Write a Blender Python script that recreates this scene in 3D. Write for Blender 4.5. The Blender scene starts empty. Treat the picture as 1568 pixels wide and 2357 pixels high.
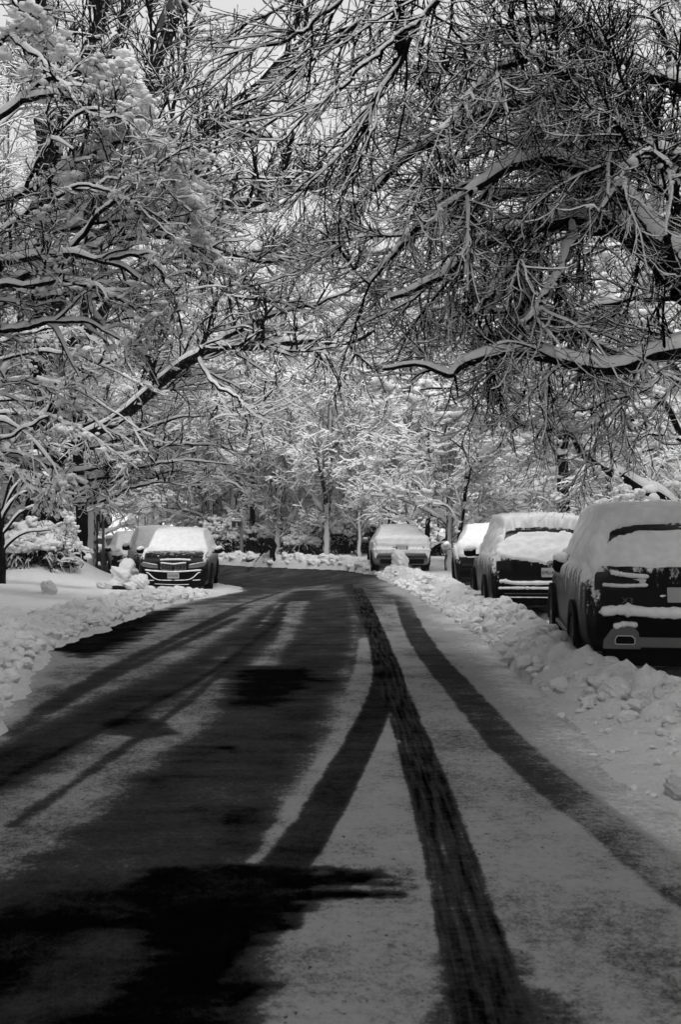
import bpy, math
import numpy as np
from mathutils import Vector

# ---------------------------------------------------------------- camera, light, exposure
SC = bpy.context.scene
COL = SC.collection
FPX, HX, HY, EYE = 2292.0, 784.0, 1195.0, 1.75     # measured from the photograph (1568 x 2357 reading)
cam = bpy.data.cameras.new('camera')
cam_o = bpy.data.objects.new('camera', cam)
COL.objects.link(cam_o)
cam_o.location = (0, 0, EYE)
cam_o.rotation_euler = (math.pi / 2, 0, 0)
cam.sensor_fit = 'VERTICAL'
cam.sensor_height = 36.0
cam.lens = FPX / 2357.0 * 36.0
cam.shift_y = (HY - 1178.5) / 2357.0
cam.clip_end = 900.0
cam.dof.use_dof = True
cam.dof.focus_distance = 20.0
cam.dof.aperture_fstop = 4.0
SC.camera = cam_o

SUN_EL, SUN_ROT = math.radians(58), math.radians(176)
w = bpy.data.worlds.new('World')
SC.world = w
w.use_nodes = True
nt = w.node_tree
nt.nodes.clear()
sky = nt.nodes.new('ShaderNodeTexSky')
sky.sky_type = 'NISHITA'
sky.sun_disc = False
sky.sun_elevation = SUN_EL
sky.sun_rotation = SUN_ROT
sky.air_density = 1.0
sky.dust_density = 1.0
bw = nt.nodes.new('ShaderNodeRGBToBW')
bg = nt.nodes.new('ShaderNodeBackground')
bg.inputs['Strength'].default_value = 0.066
wo = nt.nodes.new('ShaderNodeOutputWorld')
nt.links.new(sky.outputs[0], bw.inputs[0])
flat = nt.nodes.new('ShaderNodeMath')               # cloud cover evens the sky out
flat.operation = 'POWER'
flat.inputs[1].default_value = 0.22
gain = nt.nodes.new('ShaderNodeMath')
gain.operation = 'MULTIPLY'
gain.inputs[1].default_value = 5.2
nt.links.new(bw.outputs[0], flat.inputs[0])
nt.links.new(flat.outputs[0], gain.inputs[0])
nt.links.new(gain.outputs[0], bg.inputs[0])
nt.links.new(bg.outputs[0], wo.inputs[0])
sl = bpy.data.lights.new('sun', 'SUN')
sl.energy = 1.5
sl.angle = math.radians(50)
sl.color = (1.0, 1.0, 1.0)                          # black-and-white photograph
so = bpy.data.objects.new('sun', sl)
COL.objects.link(so)
sd = Vector((math.sin(SUN_ROT) * math.cos(SUN_EL), math.cos(SUN_ROT) * math.cos(SUN_EL), math.sin(SUN_EL)))
so.rotation_euler = sd.to_track_quat('Z', 'Y').to_euler()
SC.view_settings.view_transform = 'Standard'
SC.view_settings.look = 'None'
SC.view_settings.exposure = 0.97
SC.view_settings.gamma = 1.0
SC.cycles.max_bounces = 6
SC.cycles.diffuse_bounces = 3
SC.cycles.glossy_bounces = 2
SC.cycles.caustics_reflective = False
SC.cycles.caustics_refractive = False

# ---------------------------------------------------------------- small helpers
RNG = np.random.default_rng(11)


def P(x, y, Y):
    """point at depth Y that the photograph shows at (x, y)"""
    return np.array(((x - HX) / FPX * Y, Y, EYE + (HY - y) / FPX * Y))


def G(x, y):
    """ground point (flat road) under the reading (x, y)"""
    Y = EYE * FPX / (y - HY)
    return ((x - HX) / FPX * Y, Y)


def sstep(a, b, x):
    t = np.clip((x - a) / (b - a), 0, 1)
    return t * t * (3 - 2 * t)


def vnoise(x, y, seed=0):
    xi, yi = np.floor(x).astype(np.int64), np.floor(y).astype(np.int64)
    fx, fy = x - xi, y - yi

    def h(a, b):
        n = (a * 374761393 + b * 668265263 + seed * 974634777) & 0xFFFFFFFF
        n = ((n ^ (n >> 13)) * 1274126177) & 0xFFFFFFFF
        return ((n ^ (n >> 16)) & 0xFFFF) / 65535.0
    ux, uy = fx * fx * (3 - 2 * fx), fy * fy * (3 - 2 * fy)
    a = h(xi, yi) * (1 - ux) + h(xi + 1, yi) * ux
    b = h(xi, yi + 1) * (1 - ux) + h(xi + 1, yi + 1) * ux
    return a * (1 - uy) + b * uy


def fbm(x, y, oct=4, seed=0):
    s, a, t = 0, 1.0, 0
    for k in range(oct):
        s = s + a * vnoise(x * 2 ** k, y * 2 ** k, seed + k * 17)
        t += a
        a *= 0.5
    return s / t


def mesh_np(name, v, f, mats, mi=None, smooth=True, parent=None, attrs=None):
    me = bpy.data.meshes.new(name)
    v = np.ascontiguousarray(v, np.float32)
    f = np.ascontiguousarray(f, np.int32)
    me.vertices.add(len(v))
    me.vertices.foreach_set('co', v.ravel())
    k = f.shape[1]
    me.loops.add(f.size)
    me.loops.foreach_set('vertex_index', f.ravel())
    me.polygons.add(len(f))
    me.polygons.foreach_set('loop_start', np.arange(0, f.size, k, dtype=np.int32))
    for m in (mats if isinstance(mats, (list, tuple)) else [mats]):
        me.materials.append(m)
    if mi is not None:
        me.polygons.foreach_set('material_index', np.ascontiguousarray(mi, np.int32))
    sm = smooth if isinstance(smooth, np.ndarray) else np.full(len(f), bool(smooth))
    me.polygons.foreach_set('use_smooth', sm)
    for an, av in (attrs or {}).items():
        a = me.attributes.new(an, 'FLOAT', 'POINT')
        a.data.foreach_set('value', np.ascontiguousarray(av, np.float32).ravel())
    me.update(calc_edges=True)
    o = bpy.data.objects.new(name, me)
    COL.objects.link(o)
    if parent is not None:
        o.parent = parent
    return o


def cat(parts):
    """join [(verts, quads[, matindex])] into one"""
    vs, fs, ms, n = [], [], [], 0
    for p in parts:
        vs.append(p[0])
        fs.append(p[1] + n)
        ms.append(np.full(len(p[1]), p[2]) if len(p) > 2 and np.isscalar(p[2]) else (p[2] if len(p) > 2 else np.zeros(len(p[1]))))
        n += len(p[0])
    return np.concatenate(vs), np.concatenate(fs), np.concatenate(ms)


def empty(name, loc, label=None, catg=None, group=None, rotz=0.0):
    o = bpy.data.objects.new(name, None)
    COL.objects.link(o)
    o.location = tuple(float(c) for c in loc)
    o.rotation_euler = (0, 0, rotz)
    tag(o, label, catg, group)
    return o


def tag(o, label=None, catg=None, group=None, kind=None):
    for k, val in (('label', label), ('category', catg), ('group', group), ('kind', kind)):
        if val:
            o[k] = val
    return o


# ---------------------------------------------------------------- materials (all grey: the photograph is black and white)
def mat(name, col, rough=0.8, spec=0.3, metal=0.0, coat=0.0):
    m = bpy.data.materials.new(name)
    m.use_nodes = True
    b = m.node_tree.nodes['Principled BSDF']
    b.inputs['Base Color'].default_value = (col, col, col, 1)
    b.inputs['Roughness'].default_value = rough
    b.inputs['Specular IOR Level'].default_value = spec
    b.inputs['Metallic'].default_value = metal
    b.inputs['Coat Weight'].default_value = coat
    return m


class N:
    """tiny node helper"""

    def __init__(s, m):
        s.t = m.node_tree
        s.b = s.t.nodes['Principled BSDF']

    def new(s, typ, **kw):
        n = s.t.nodes.new(typ)
        for k, val in kw.items():
            setattr(n, k, val)
        return n

    def link(s, a, b):
        s.t.links.new(a, b)

    def val(s, sock, x):
        if hasattr(x, 'is_output'):
            s.link(x, sock)
        else:
            sock.default_value = x

    def math(s, op, a, b=0.0, c=None, clamp=False):
        n = s.new('ShaderNodeMath', operation=op, use_clamp=clamp)
        s.val(n.inputs[0], a)
        s.val(n.inputs[1], b)
        if c is not None:
            s.val(n.inputs[2], c)
        return n.outputs[0]

    def noise(s, scale, vec=None, detail=4, rough=0.55, dist=0.0):
        n = s.new('ShaderNodeTexNoise')
        n.inputs['Scale'].default_value = scale
        n.inputs['Detail'].default_value = detail
        n.inputs['Roughness'].default_value = rough
        n.inputs['Distortion'].default_value = dist
        if vec is not None:
            s.link(vec, n.inputs['Vector'])
        return n.outputs[0]

    def coords(s, which='Object', scale=None):
        o = s.new('ShaderNodeTexCoord').outputs[which]
        if scale is not None:
            mp = s.new('ShaderNodeMapping')
            mp.inputs['Scale'].default_value = scale
            s.link(o, mp.inputs['Vector'])
            return mp.outputs[0]
        return o

    def ramp(s, x, a, b, c0=0.0, c1=1.0):
        n = s.new('ShaderNodeMapRange', interpolation_type='SMOOTHSTEP')
        s.val(n.inputs[0], x)
        for i, k in enumerate((a, b, c0, c1)):
            s.val(n.inputs[1 + i], k)
        return n.outputs[0]

    def mix(s, f, a, b):
        n = s.new('ShaderNodeMix', data_type='FLOAT')
        s.val(n.inputs[0], f)
        s.val(n.inputs[2], a)
        s.val(n.inputs[3], b)
        return n.outputs[0]

    def attr(s, name):
        return s.new('ShaderNodeAttribute', attribute_name=name).outputs['Fac']

    def grey(s, x, sock='Base Color'):
        n = s.new('ShaderNodeCombineColor')
        for i in range(3):
            s.link(x, n.inputs[i])
        s.link(n.outputs[0], s.b.inputs[sock])

    def bump(s, h, strength=0.3, dist=0.02):
        n = s.new('ShaderNodeBump')
        n.inputs['Strength'].default_value = strength
        n.inputs['Distance'].default_value = dist
        s.link(h, n.inputs['Height'])
        s.link(n.outputs[0], s.b.inputs['Normal'])


M = {}
# fresh snow on things
m = M['snow'] = mat('snow', 0.8, 0.9, 0.1)
n = N(m)
co = n.coords('Object')
n.grey(n.ramp(n.noise(9, co), 0.3, 0.75, 0.74, 0.86))
n.bump(n.noise(45, co, 5), 0.35, 0.02)
M['twig_snow'] = mat('twig_snow', 0.56, 0.95, 0.0)        # darkened copy: shade on the nearer trees put into the colour
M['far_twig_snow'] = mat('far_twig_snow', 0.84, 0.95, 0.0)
# ground snow: clean to trodden
m = M['ground_snow'] = mat('ground_snow', 0.8, 0.9, 0.1)
n = N(m)
co = n.coords('Object')
d = n.attr('dirt')
n1 = n.noise(5, co, 6, 0.6)
n2 = n.noise(38, co, 5, 0.7)
clean = n.ramp(n1, 0.25, 0.75, 0.74, 0.86)
spk = n.ramp(n2, 0.30, 0.42, 0.0, 1.0)
dirty = n.mix(spk, 0.18, n.ramp(n1, 0.3, 0.7, 0.36, 0.55))
n.grey(n.mix(n.math('MULTIPLY', d, n.ramp(n1, .3, .6, .55, 1.0)), clean, dirty))
n.bump(n.math('ADD', n.noise(16, co, 6, 0.65), n.math('MULTIPLY', n2, 0.9)), 0.9, 0.04)
# bark
m = M['bark'] = mat('bark', 0.02, 0.95, 0.0)
n = N(m)
co = n.coords('Object', (14, 14, 2.5))
bk = n.noise(1.6, co, 6, 0.65)
n.grey(n.ramp(bk, 0.3, 0.85, 0.002, 0.025))
n.bump(bk, 0.8, 0.05)
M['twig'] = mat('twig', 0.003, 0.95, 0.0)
M['far_twig'] = mat('far_twig', 0.24, 0.95, 0.0)  # snow-stuck far bark, paled further to brighten the distant trees
# trunk with wind-plastered snow on the weather side (towards -Y) and old flakes
m = M['plastered_bark'] = mat('plastered_bark', 0.03, 0.95, 0.1)
n = N(m)
g = n.new('ShaderNodeNewGeometry')
sx = n.new('ShaderNodeSeparateXYZ')
n.link(g.outputs['True Normal'], sx.inputs[0])
co = n.coords('Object', (10, 10, 3))
nz = n.noise(1.5, co, 6, 0.7)
f = n.ramp(n.math('ADD', n.math('MULTIPLY', sx.outputs[1], -1.0), n.math('MULTIPLY', nz, 0.7)), 1.02, 1.16)
n.grey(n.mix(f, n.ramp(nz, 0.3, 0.8, 0.012, 0.06), 0.62))
n.bump(nz, 0.6, 0.04)
# oak bark with sparse snow flecks
m = M['oak_bark'] = mat('oak_bark', 0.02, 0.95, 0.0)
n = N(m)
co = n.coords('Object', (9, 9, 2.2))
nz = n.noise(1.5, co, 7, 0.72)
fl = n.ramp(n.noise(13, n.coords('Object', (1, 1, .7)), 5, 0.7), 0.60, 0.66)
n.grey(n.mix(fl, n.ramp(nz, 0.35, 0.85, 0.002, 0.02), 0.45))
n.bump(nz, 1.0, 0.08)
M['evergreen'] = mat('evergreen_leaf', 0.008, 0.9, 0.05)
# road: bare wet asphalt / film / grey slush by painted coverage
m = M['road'] = mat('road', 0.1, 0.8, 0.0)
n = N(m)
co = n.coords('Object')
cov = n.attr('cover')
u2 = n.attr('tread')
tr = n.attr('treadmask')
streak = n.noise(1.0, n.coords('Object', (.9, 4.5, 1)), 7, 0.62)
broad = n.noise(2.2, co, 5, 0.6)
fine = n.noise(22, co, 6, 0.72)
grit = n.noise(90, co, 4, 0.7)
c = n.math('ADD', cov, n.math('MULTIPLY', n.math('SUBTRACT', streak, 0.5), n.ramp(cov, .30, .50, .42, .10)))
c = n.math('ADD', c, n.math('MULTIPLY', n.math('SUBTRACT', broad, 0.5), 0.26))
c = n.math('ADD', c, n.math('MULTIPLY', n.math('SUBTRACT', fine, 0.5), 0.46))
c = n.math('ADD', c, n.math('MULTIPLY', n.math('SUBTRACT', grit, 0.5), 0.48))
sp = n.new('ShaderNodeSeparateXYZ')
n.link(co, sp.inputs[0])
cv = n.new('ShaderNodeCombineXYZ')
n.link(n.math('MULTIPLY', u2, 3.6), cv.inputs[0])
n.link(n.math('MULTIPLY', sp.outputs[1], 1.3), cv.inputs[1])
gro = n.math('SUBTRACT', n.noise(1.0, cv.outputs[0], 3, 0.5), .5)      # pressed grooves that break up along the track
blk = n.math('SUBTRACT', n.noise(1.0, n.coords('Object', (14, 26, 1)), 3, 0.6), .5)
gro = n.math('ADD', n.math('MULTIPLY', gro, 9.0), n.math('MULTIPLY', blk, 3.5))
c = n.math('ADD', c, n.math('MULTIPLY', n.math('MULTIPLY', gro, tr), 0.11))
c = n.math('SUBTRACT', c, n.ramp(n.noise(34, co, 2, .5), .68, .76, 0.0, .35))
c = n.math('MAXIMUM', c, 0.0)
r1 = n.math('MULTIPLY', n.math('MINIMUM', n.math('MAXIMUM', n.math('SUBTRACT', c, .03), .004), .45), .15)
r2 = n.ramp(c, 0.38, 0.66, 0.0, 0.265)
r3 = n.ramp(c, 0.70, 1.05, 0.0, 0.46)
n.grey(n.math('ADD', n.math('ADD', r1, r2), r3))
n.link(n.ramp(c, 0.0, 0.5, 0.6, 0.95), n.b.inputs['Roughness'])
n.bump(n.math('ADD', c, n.math('MULTIPLY', grit, 0.6)), 0.9, 0.025)
# ---------------------------------------------------------------- terrain
YL = [0, 3, 6, 8.1, 10.7, 13.1, 17.4, 22.3, 26.7, 28.6, 31.6, 34.3, 38, 42, 50, 62, 80]
XLv = [-3.9, -3.4, -2.9, -2.8, -3.4, -3.85, -3.67, -3.25, -2.75, -2.9, -3.6, -4.5, -7, -10.5, -14, -18, -26]
YR = [0, 3, 6, 6.6, 9.9, 15.1, 19.6, 22.3, 26.7, 32.1, 35.5, 37.1, 38.5, 40, 44, 50, 62, 80]
XRv = [2.2, 2.1, 1.95, 1.9, 2.0, 2.08, 1.84, 1.8, 1.5, 1.06, .25, -1.3, -3.2, -4.6, -6.5, -8.5, -11, -18]


def xl(y):
    return np.interp(y, YL, XLv)


def xr(y):
    return np.interp(y, YR, XRv)


def drop(x, y):
    s = np.clip((y - 20) / 42.0, 0, 1.4)
    wr = sstep(0, 1, (xr(y) + 1.0 - x) / 4.0)
    wl = sstep(0, 1, (x - (xl(y) - 6.5)) / 3.0)
    return -1.25 * s * wr * wl


# mounds of the plough banks, as real bumps: (x, y, radius, height)
def _mounds():
    r = np.random.default_rng(5)
    out = []
    for k in range(1500):                                  # right bank, along the parked cars
        y = 5.0 + 27.5 * r.random() ** 1.2
        d = r.normal(np.interp(y, [4, 7, 8.6, 9.6, 10.6, 14, 20, 26, 33], [1.5, 1.25, 1.0, .75, .34, .52, .6, .6, .5]), 0.26)
        if d < 0.08:
            continue
        rad = (.05 + .13 * r.random() ** 1.8) * (1.25 if r.random() < .15 else 1) * np.interp(y, [5, 8, 10], [.4, .5, 1])
        out.append((xr(y) + d, y, rad, rad * r.uniform(.6, 1.1)))
    for k in range(950):                                   # left bank
        y = 6.0 + 18.5 * r.random()
        d = abs(r.normal(0, 0.75)) + .25
        rad = .05 + .12 * r.random() ** 1.8
        out.append((xl(y) - d, y, rad, rad * r.uniform(.5, 1.0)))
    for k in range(420):                                   # far bank across the bend
        x = r.uniform(-5.5, 2.2)
        y = np.interp(x, [-5.5, -3.2, -1.3, .25, 1.06, 2.2], [41.5, 38.6, 37.2, 35.7, 32.6, 31.5]) + abs(r.normal(.3, .45))
        rad = r.uniform(.1, .26)
        out.append((x, y, rad, rad * r.uniform(.7, 1.15)))
    return np.array(out)


MOUNDS = _mounds()


def height(x, y):
    """snow surface"""
    rag = .34 * (fbm(x * 1.1 + 9, y * .9, 3, 61) - .5) + .20 * (fbm(x * 6, y * 6, 3, 62) - .5)
    near = sstep(34, 28, y)
    dr, dl = x - xr(y) + .6 * rag * near, xl(y) - x + rag * near
    z = drop(x, y)
    n1, n2 = fbm(x * 1.3, y * 1.3, 4, 3), fbm(x * 5, y * 5, 4, 9)
    road = (dr < 0) & (dl < 0)
    # right side: trodden flat, bank, then the row of cars and the verge
    cb = np.interp(y, [4, 7, 8.6, 9.6, 10.6, 14, 20, 26, 33, 36], [1.5, 1.25, 1.0, .75, .32, .52, .6, .6, .5, .6])
    hb = np.interp(y, [4, 7, 9, 11, 20, 26, 33, 36, 40], [.04, .05, .14, .27, .26, .22, .14, .2, .2])
    right = .015 + .05 * sstep(0, .5, dr) + hb * np.exp(-((dr - cb) / .34) ** 2) * (.6 + .8 * n1) \
        + .10 * sstep(2.6, 3.6, dr) * sstep(34, 30, y) + sstep(.6, 2.4, dr) * sstep(34, 37.5, y) * .16 + (.09 * (n2 - .5) + .03 * (fbm(x * 17, y * 17, 2, 29) - .5)) * sstep(-.02, .3, dr)
    # left side: lumpy edge, then the lawn
    hl = np.interp(y, [5, 9, 14, 22, 26, 29], [.12, .18, .16, .12, .03, .02])
    lawn = sstep(1.2, 4.2, dl) * np.interp(y, [5, 24, 32, 40], [.16, .16, .1, .05]) + .9 * np.exp(-(((x + 9.6) / 1.75) ** 2 + ((y - 32) / 1.6) ** 2)) \
        + .35 * sstep(14, 40, dl)
    left = .015 + .04 * sstep(0, .4, dl) + hl * np.exp(-((dl - .75) / .6) ** 2) * (.6 + .8 * n1) + lawn * sstep(30, 24, y - 8) + .05 * (n2 - .5) * sstep(0, .35, dl) * (1 - .7 * sstep(1.8, 3.0, dl)) \
        + .06 * (n1 - .5)
    n3 = fbm(x * 13, y * 13, 3, 19) - .5
    right = right + .12 * n3 * np.exp(-((dr - cb) / .45) ** 2)
    left = left + .09 * n3 * np.exp(-((dl - .75) / .6) ** 2) * sstep(29, 24, y)
    h = np.where(dr >= 0, right, np.where(dl >= 0, left, -.07 * sstep(0, .15, np.minimum(-dr, -dl))))
    return z + h


def add_mounds(x, y, z):
    """max with the bumps, on a flat array of points"""
    order = np.argsort(y)
    ys = y[order]
    b = np.zeros(len(z))
    for mx, my, mr, mh in MOUNDS:
        lo, hi = np.searchsorted(ys, (my - mr, my + mr))
        idx = order[lo:hi]
        q = ((x[idx] - mx) ** 2 + (y[idx] - my) ** 2) / mr ** 2
        k = q < 1
        idx = idx[k]
        b[idx] = np.maximum(b[idx], mh * np.sqrt(1 - q[k]) * .7)
    return z + b


def ax(parts):
    return np.unique(np.round(np.concatenate([np.arange(a, b, s) for a, b, s in parts]), 4))


gx = ax([(-220, -40, 12), (-40, -16, 1.0), (-16, -8, .18), (-8, -2.4, .045), (-2.4, 1.4, .12), (1.4, 4.6, .04), (4.6, 9, .15), (9, 40, 1.2), (40, 221, 12)])
gy = ax([(-40, 2, 3.0), (2, 5, .12), (5, 12, .035), (12, 22, .05), (22, 44, .09), (44, 70, .6), (70, 130, 4), (130, 600, 30)])
GX, GY = np.meshgrid(gx, gy)
fx, fy = GX.ravel(), GY.ravel()
fz = add_mounds(fx, fy, height(fx, fy))
fz = fz + 5.0 * sstep(75, 260, np.hypot(fx, fy)) * fbm(fx * .02, fy * .02, 2, 77)
nxg, nyg = len(gx), len(gy)
ii = np.arange(nyg - 1)[:, None] * nxg + np.arange(nxg - 1)[None]
gq = np.stack([ii, ii + 1, ii + nxg + 1, ii + nxg], -1).reshape(-1, 4)
dr_, dl_ = fx - xr(fy), xl(fy) - fx
dd = np.where(dr_ > 0, dr_, np.where(dl_ > 0, dl_, 0))
dirt = np.clip(1.0 - sstep(-.1, .9, dd) * 1.0, 0, 1) * .6 + .18 * fbm(fx * 2.2, fy * 2.2, 3, 41) * sstep(3.5, .8, dd)
dirt = np.clip(dirt, 0, 1)
snow_ground = mesh_np('snow_ground', np.stack([fx, fy, fz], 1), gq, M['ground_snow'], attrs={'dirt': dirt})
tag(snow_ground, kind='structure')


def gz(x, y):
    return float(height(np.array([x], float), np.array([y], float))[0])


# road sheet with painted snow cover
ry = np.unique(np.round(np.concatenate([EYE * FPX / (np.linspace(2600, 1420, 700) - HY), np.arange(17.9, 45, .1), np.arange(45, 81, 1.0), [-30, -10, 0]]), 4))
rs = np.linspace(-.75, 1.0, 480)
RX = np.where(True, 0, 0) + (xl(ry)[:, None] - .5) + (xr(ry) - xl(ry) + 1.0)[:, None] * np.linspace(0, 1, 480)[None]
RY = np.repeat(ry[:, None], 480, 1)
px, py = RX.ravel(), RY.ravel()
cover = np.full(len(px), .60)


def seg_dist(pts, closed=False):
    """distance to a polyline, and signed cross distance"""
    best = np.full(len(px), 1e9)
    side = np.zeros(len(px))
    n_ = len(pts)
    for i in range(n_ if closed else n_ - 1):
        a, b = np.array(pts[i]), np.array(pts[(i + 1) % n_])
        d = b - a
        L2 = d @ d + 1e-12
        t = np.clip(((px - a[0]) * d[0] + (py - a[1]) * d[1]) / L2, 0, 1)
        ex, ey = px - a[0] - t * d[0], py - a[1] - t * d[1]
        q = np.hypot(ex, ey)
        k = q < best
        best[k] = q[k]
        side[k] = np.sign(d[0] * ey - d[1] * ex)[k]
    return best, side * best


def inside(pts):
    r = np.zeros(len(px), bool)
    n_ = len(pts)
    for i in range(n_):
        (x1, y1), (x2, y2) = pts[i], pts[(i + 1) % n_]
        c = (y1 > py) != (y2 > py)
        r ^= c & (px < (x2 - x1) * (py - y1) / (y2 - y1 + 1e-12) + x1)
    return r


WN = (fbm(px * 1.6, py * 4.5, 5, 21) - .5)
WS = (fbm(px * 1.1, py * 5.5, 5, 33) - .5) * 1.6 + (fbm(px * 11, py * 11, 3, 34) - .5) * .5


def smooth_path(pts):
    g = np.array([G(*p) for p in pts])
    t = np.linspace(0, len(g) - 1, (len(g) - 1) * 5 + 1)
    out = []
    for q in t:
        i = min(int(q), len(g) - 2)
        f = q - i
        p0, p1, p2, p3 = g[max(i - 1, 0)], g[i], g[i + 1], g[min(i + 2, len(g) - 1)]
        out.append(.5 * (2 * p1 + (p2 - p0) * f + (2 * p0 - 5 * p1 + 4 * p2 - p3) * f * f + (3 * p1 - p0 - 3 * p2 + p3) * f ** 3))
    return out


def band(pts, hw, val, soft=.06, k=1.0, wob=.05):
    global cover
    d, s = seg_dist(smooth_path(pts))
    mask = sstep(hw + soft, hw - soft, d + wob * WN) * k
    cover = cover * (1 - mask) + val * mask
    return s / hw, mask


def patch(pts, val, soft=.08, k=1.0, wob=.22):
    global cover
    g = [G(*p) for p in pts]
    d, _ = seg_dist(g, True)
    sd_ = np.where(inside(g), -d, d) + (.32 * WS if val < .045 else wob * WN)
    mask = sstep(soft * 1.3, -soft * 1.3, sd_) * k
    cover = cover * (1 - mask) + val * mask


cover[:] = .56 + .10 * (fbm(px * .8, py * .5, 3, 2) - .5)
# far part of the road is darker and smoother
cover -= .20 * sstep(17, 24, py) + .04 * sstep(24, 32, py)
# left half: slush between tracks
patch([(0, 1640), (250, 1510), (480, 1400), (700, 1330), (760, 1330), (700, 1400), (600, 1500), (480, 1640), (330, 1830), (120, 1960), (-700, 2357), (-900, 2000)], .50, .3)
band([(-500, 1960), (0, 1772), (150, 1700), (330, 1610), (480, 1535), (600, 1450), (680, 1385), (710, 1345)], .40, .22, .2)
band([(20, 1690), (190, 1580), (330, 1505), (470, 1440), (560, 1400)], .10, .26, .08)
band([(100, 1640), (250, 1560), (400, 1490), (540, 1425)], .08, .26, .08)
patch([(-100, 1900), (0, 1845), (180, 1720), (330, 1650), (440, 1585), (530, 1490), (500, 1620), (430, 1720), (300, 1830), (120, 1960), (-300, 2150)], .50, .2)
patch([(-100, 1900), (100, 1800), (300, 1700), (400, 1690), (280, 1800), (60, 1950), (-150, 2050)], .58, .25, .8)
patch([(120, 1495), (200, 1448), (300, 1420), (400, 1402), (350, 1440), (250, 1490), (200, 1512)], .03, .18)
patch([(250, 1655), (330, 1640), (400, 1690), (330, 1700), (240, 1690)], .12, .06, .7)
band([(-260, 1960), (0, 1800), (170, 1712), (345, 1622), (490, 1545), (610, 1456), (690, 1388)], .05, .08, .04, .7)
band([(30, 1900), (190, 1790), (330, 1690), (450, 1600), (560, 1500), (650, 1420)], .045, .14, .04, .5)
band([(380, 1480), (480, 1430), (590, 1375), (650, 1345)], .06, .20, .04, .6)
# the bare lane
patch([(720, 1380), (800, 1365), (815, 1440), (800, 1540), (770, 1590), (745, 1660), (700, 1760), (640, 1840), (610, 1900), (595, 1972), (540, 2012),
       (560, 2045), (655, 2062), (612, 2180), (560, 2290), (535, 2400), (-900, 2400), (-700, 2300), (-200, 2090), (0, 2020), (200, 1900), (330, 1790), (460, 1690), (530, 1600), (550, 1540), (625, 1532), (680, 1450)], .27, .12)
patch([(660, 1380), (715, 1377), (636, 1535), (616, 1532), (640, 1470)], .50, .06)
patch([(640, 1385), (656, 1382), (605, 1440), (590, 1446)], .48, .06)
patch([(555, 1538), (700, 1540), (720, 1562), (622, 1626), (528, 1622)], .0, .16)
patch([(440, 1712), (575, 1710), (562, 1738), (448, 1728)], .0, .10)
patch([(480, 1868), (620, 1858), (602, 1945), (500, 1952)], .02, .16)
patch([(330, 2000), (560, 1990), (700, 2003), (860, 2012), (912, 2026), (880, 2038), (760, 2052), (655, 2062), (612, 2180), (560, 2290), (535, 2400), (160, 2400), (262, 2255), (330, 2130)], -.05, .10)
patch([(-400, 2250), (0, 2100), (230, 2040), (330, 2050), (240, 2130), (60, 2260), (-200, 2357)], .0, .16, .85)
patch([(-300, 2500), (60, 2330), (200, 2180), (320, 2090), (420, 2080), (330, 2150), (180, 2357), (60, 2500)], .17, .08, .8)
# tracks of the right-hand lane
band([(800, 1335), (832, 1400), (868, 1470), (886, 1540), (880, 1600), (850, 1670), (800, 1762), (740, 1872), (680, 1962), (636, 2015)], .135, .19, .025)
band([(795, 1335), (822, 1400), (835, 1470), (815, 1560)], .10, .30, .08, .6)
_t2 = dict()
t2s, t2m = band([(822, 1345), (852, 1420), (892, 1530), (912, 1600), (948, 1700), (1000, 1850), (1048, 2020), (1095, 2190), (1140, 2357), (1190, 2540)], .135, .17, .018, .92, .03)
band([(925, 1375), (945, 1430), (985, 1500), (1062, 1590), (1160, 1700), (1270, 1800), (1410, 1912), (1590, 2050), (1800, 2200)], .165, .33, .03)
patch([(1000, 2200), (1180, 2200), (1260, 2400), (1030, 2400)], .02, .05, .3)
band([(842, 1470), (827, 1560), (797, 1660), (755, 1750), (702, 1840), (652, 1920), (610, 1990)], .08, .60, .03, .92, .06)
patch([(896, 1620), (905, 1700), (935, 1850), (970, 2000), (705, 2003), (790, 1860), (860, 1730)], .62, .03, .9)
band([(868, 1470), (886, 1540), (880, 1600), (850, 1670), (800, 1762), (740, 1872), (680, 1962), (636, 2015), (590, 2075), (540, 2150)], .125, .18, .025, .9)
# right edge brightens into the trodden snow
cover += .30 * sstep(-.8, -.05, px - xr(py)) * sstep(34, 25, py)
cover += .30 * sstep(.35, -.15, px - xl(py)) * (py < 30)
patch([(120, 1495), (200, 1448), (300, 1420), (420, 1400), (350, 1440), (250, 1490), (200, 1512)], .03, .18)
patch([(400, 2000), (560, 1992), (700, 2005), (860, 2014), (912, 2026), (880, 2038), (760, 2052), (655, 2062), (600, 2180), (480, 2250), (330, 2130)], -.03, .08)
# cracks and crumbs
cover += .12 * (fbm(px * 9, py * 9, 3, 5) - .5) + .22 * (fbm(px * 2.2, py * 1.4, 4, 55) - .5)
rz = drop(px, py) + .012 * np.clip(cover, 0, 1)
nr = 480
ii = np.arange(len(ry) - 1)[:, None] * nr + np.arange(nr - 1)[None]
rq = np.stack([ii, ii + 1, ii + nr + 1, ii + nr], -1).reshape(-1, 4)
road = mesh_np('road', np.stack([px, py, rz], 1), rq, M['road'], attrs={'cover': cover, 'tread': t2s, 'treadmask': t2m})
tag(road, kind='structure')


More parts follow.
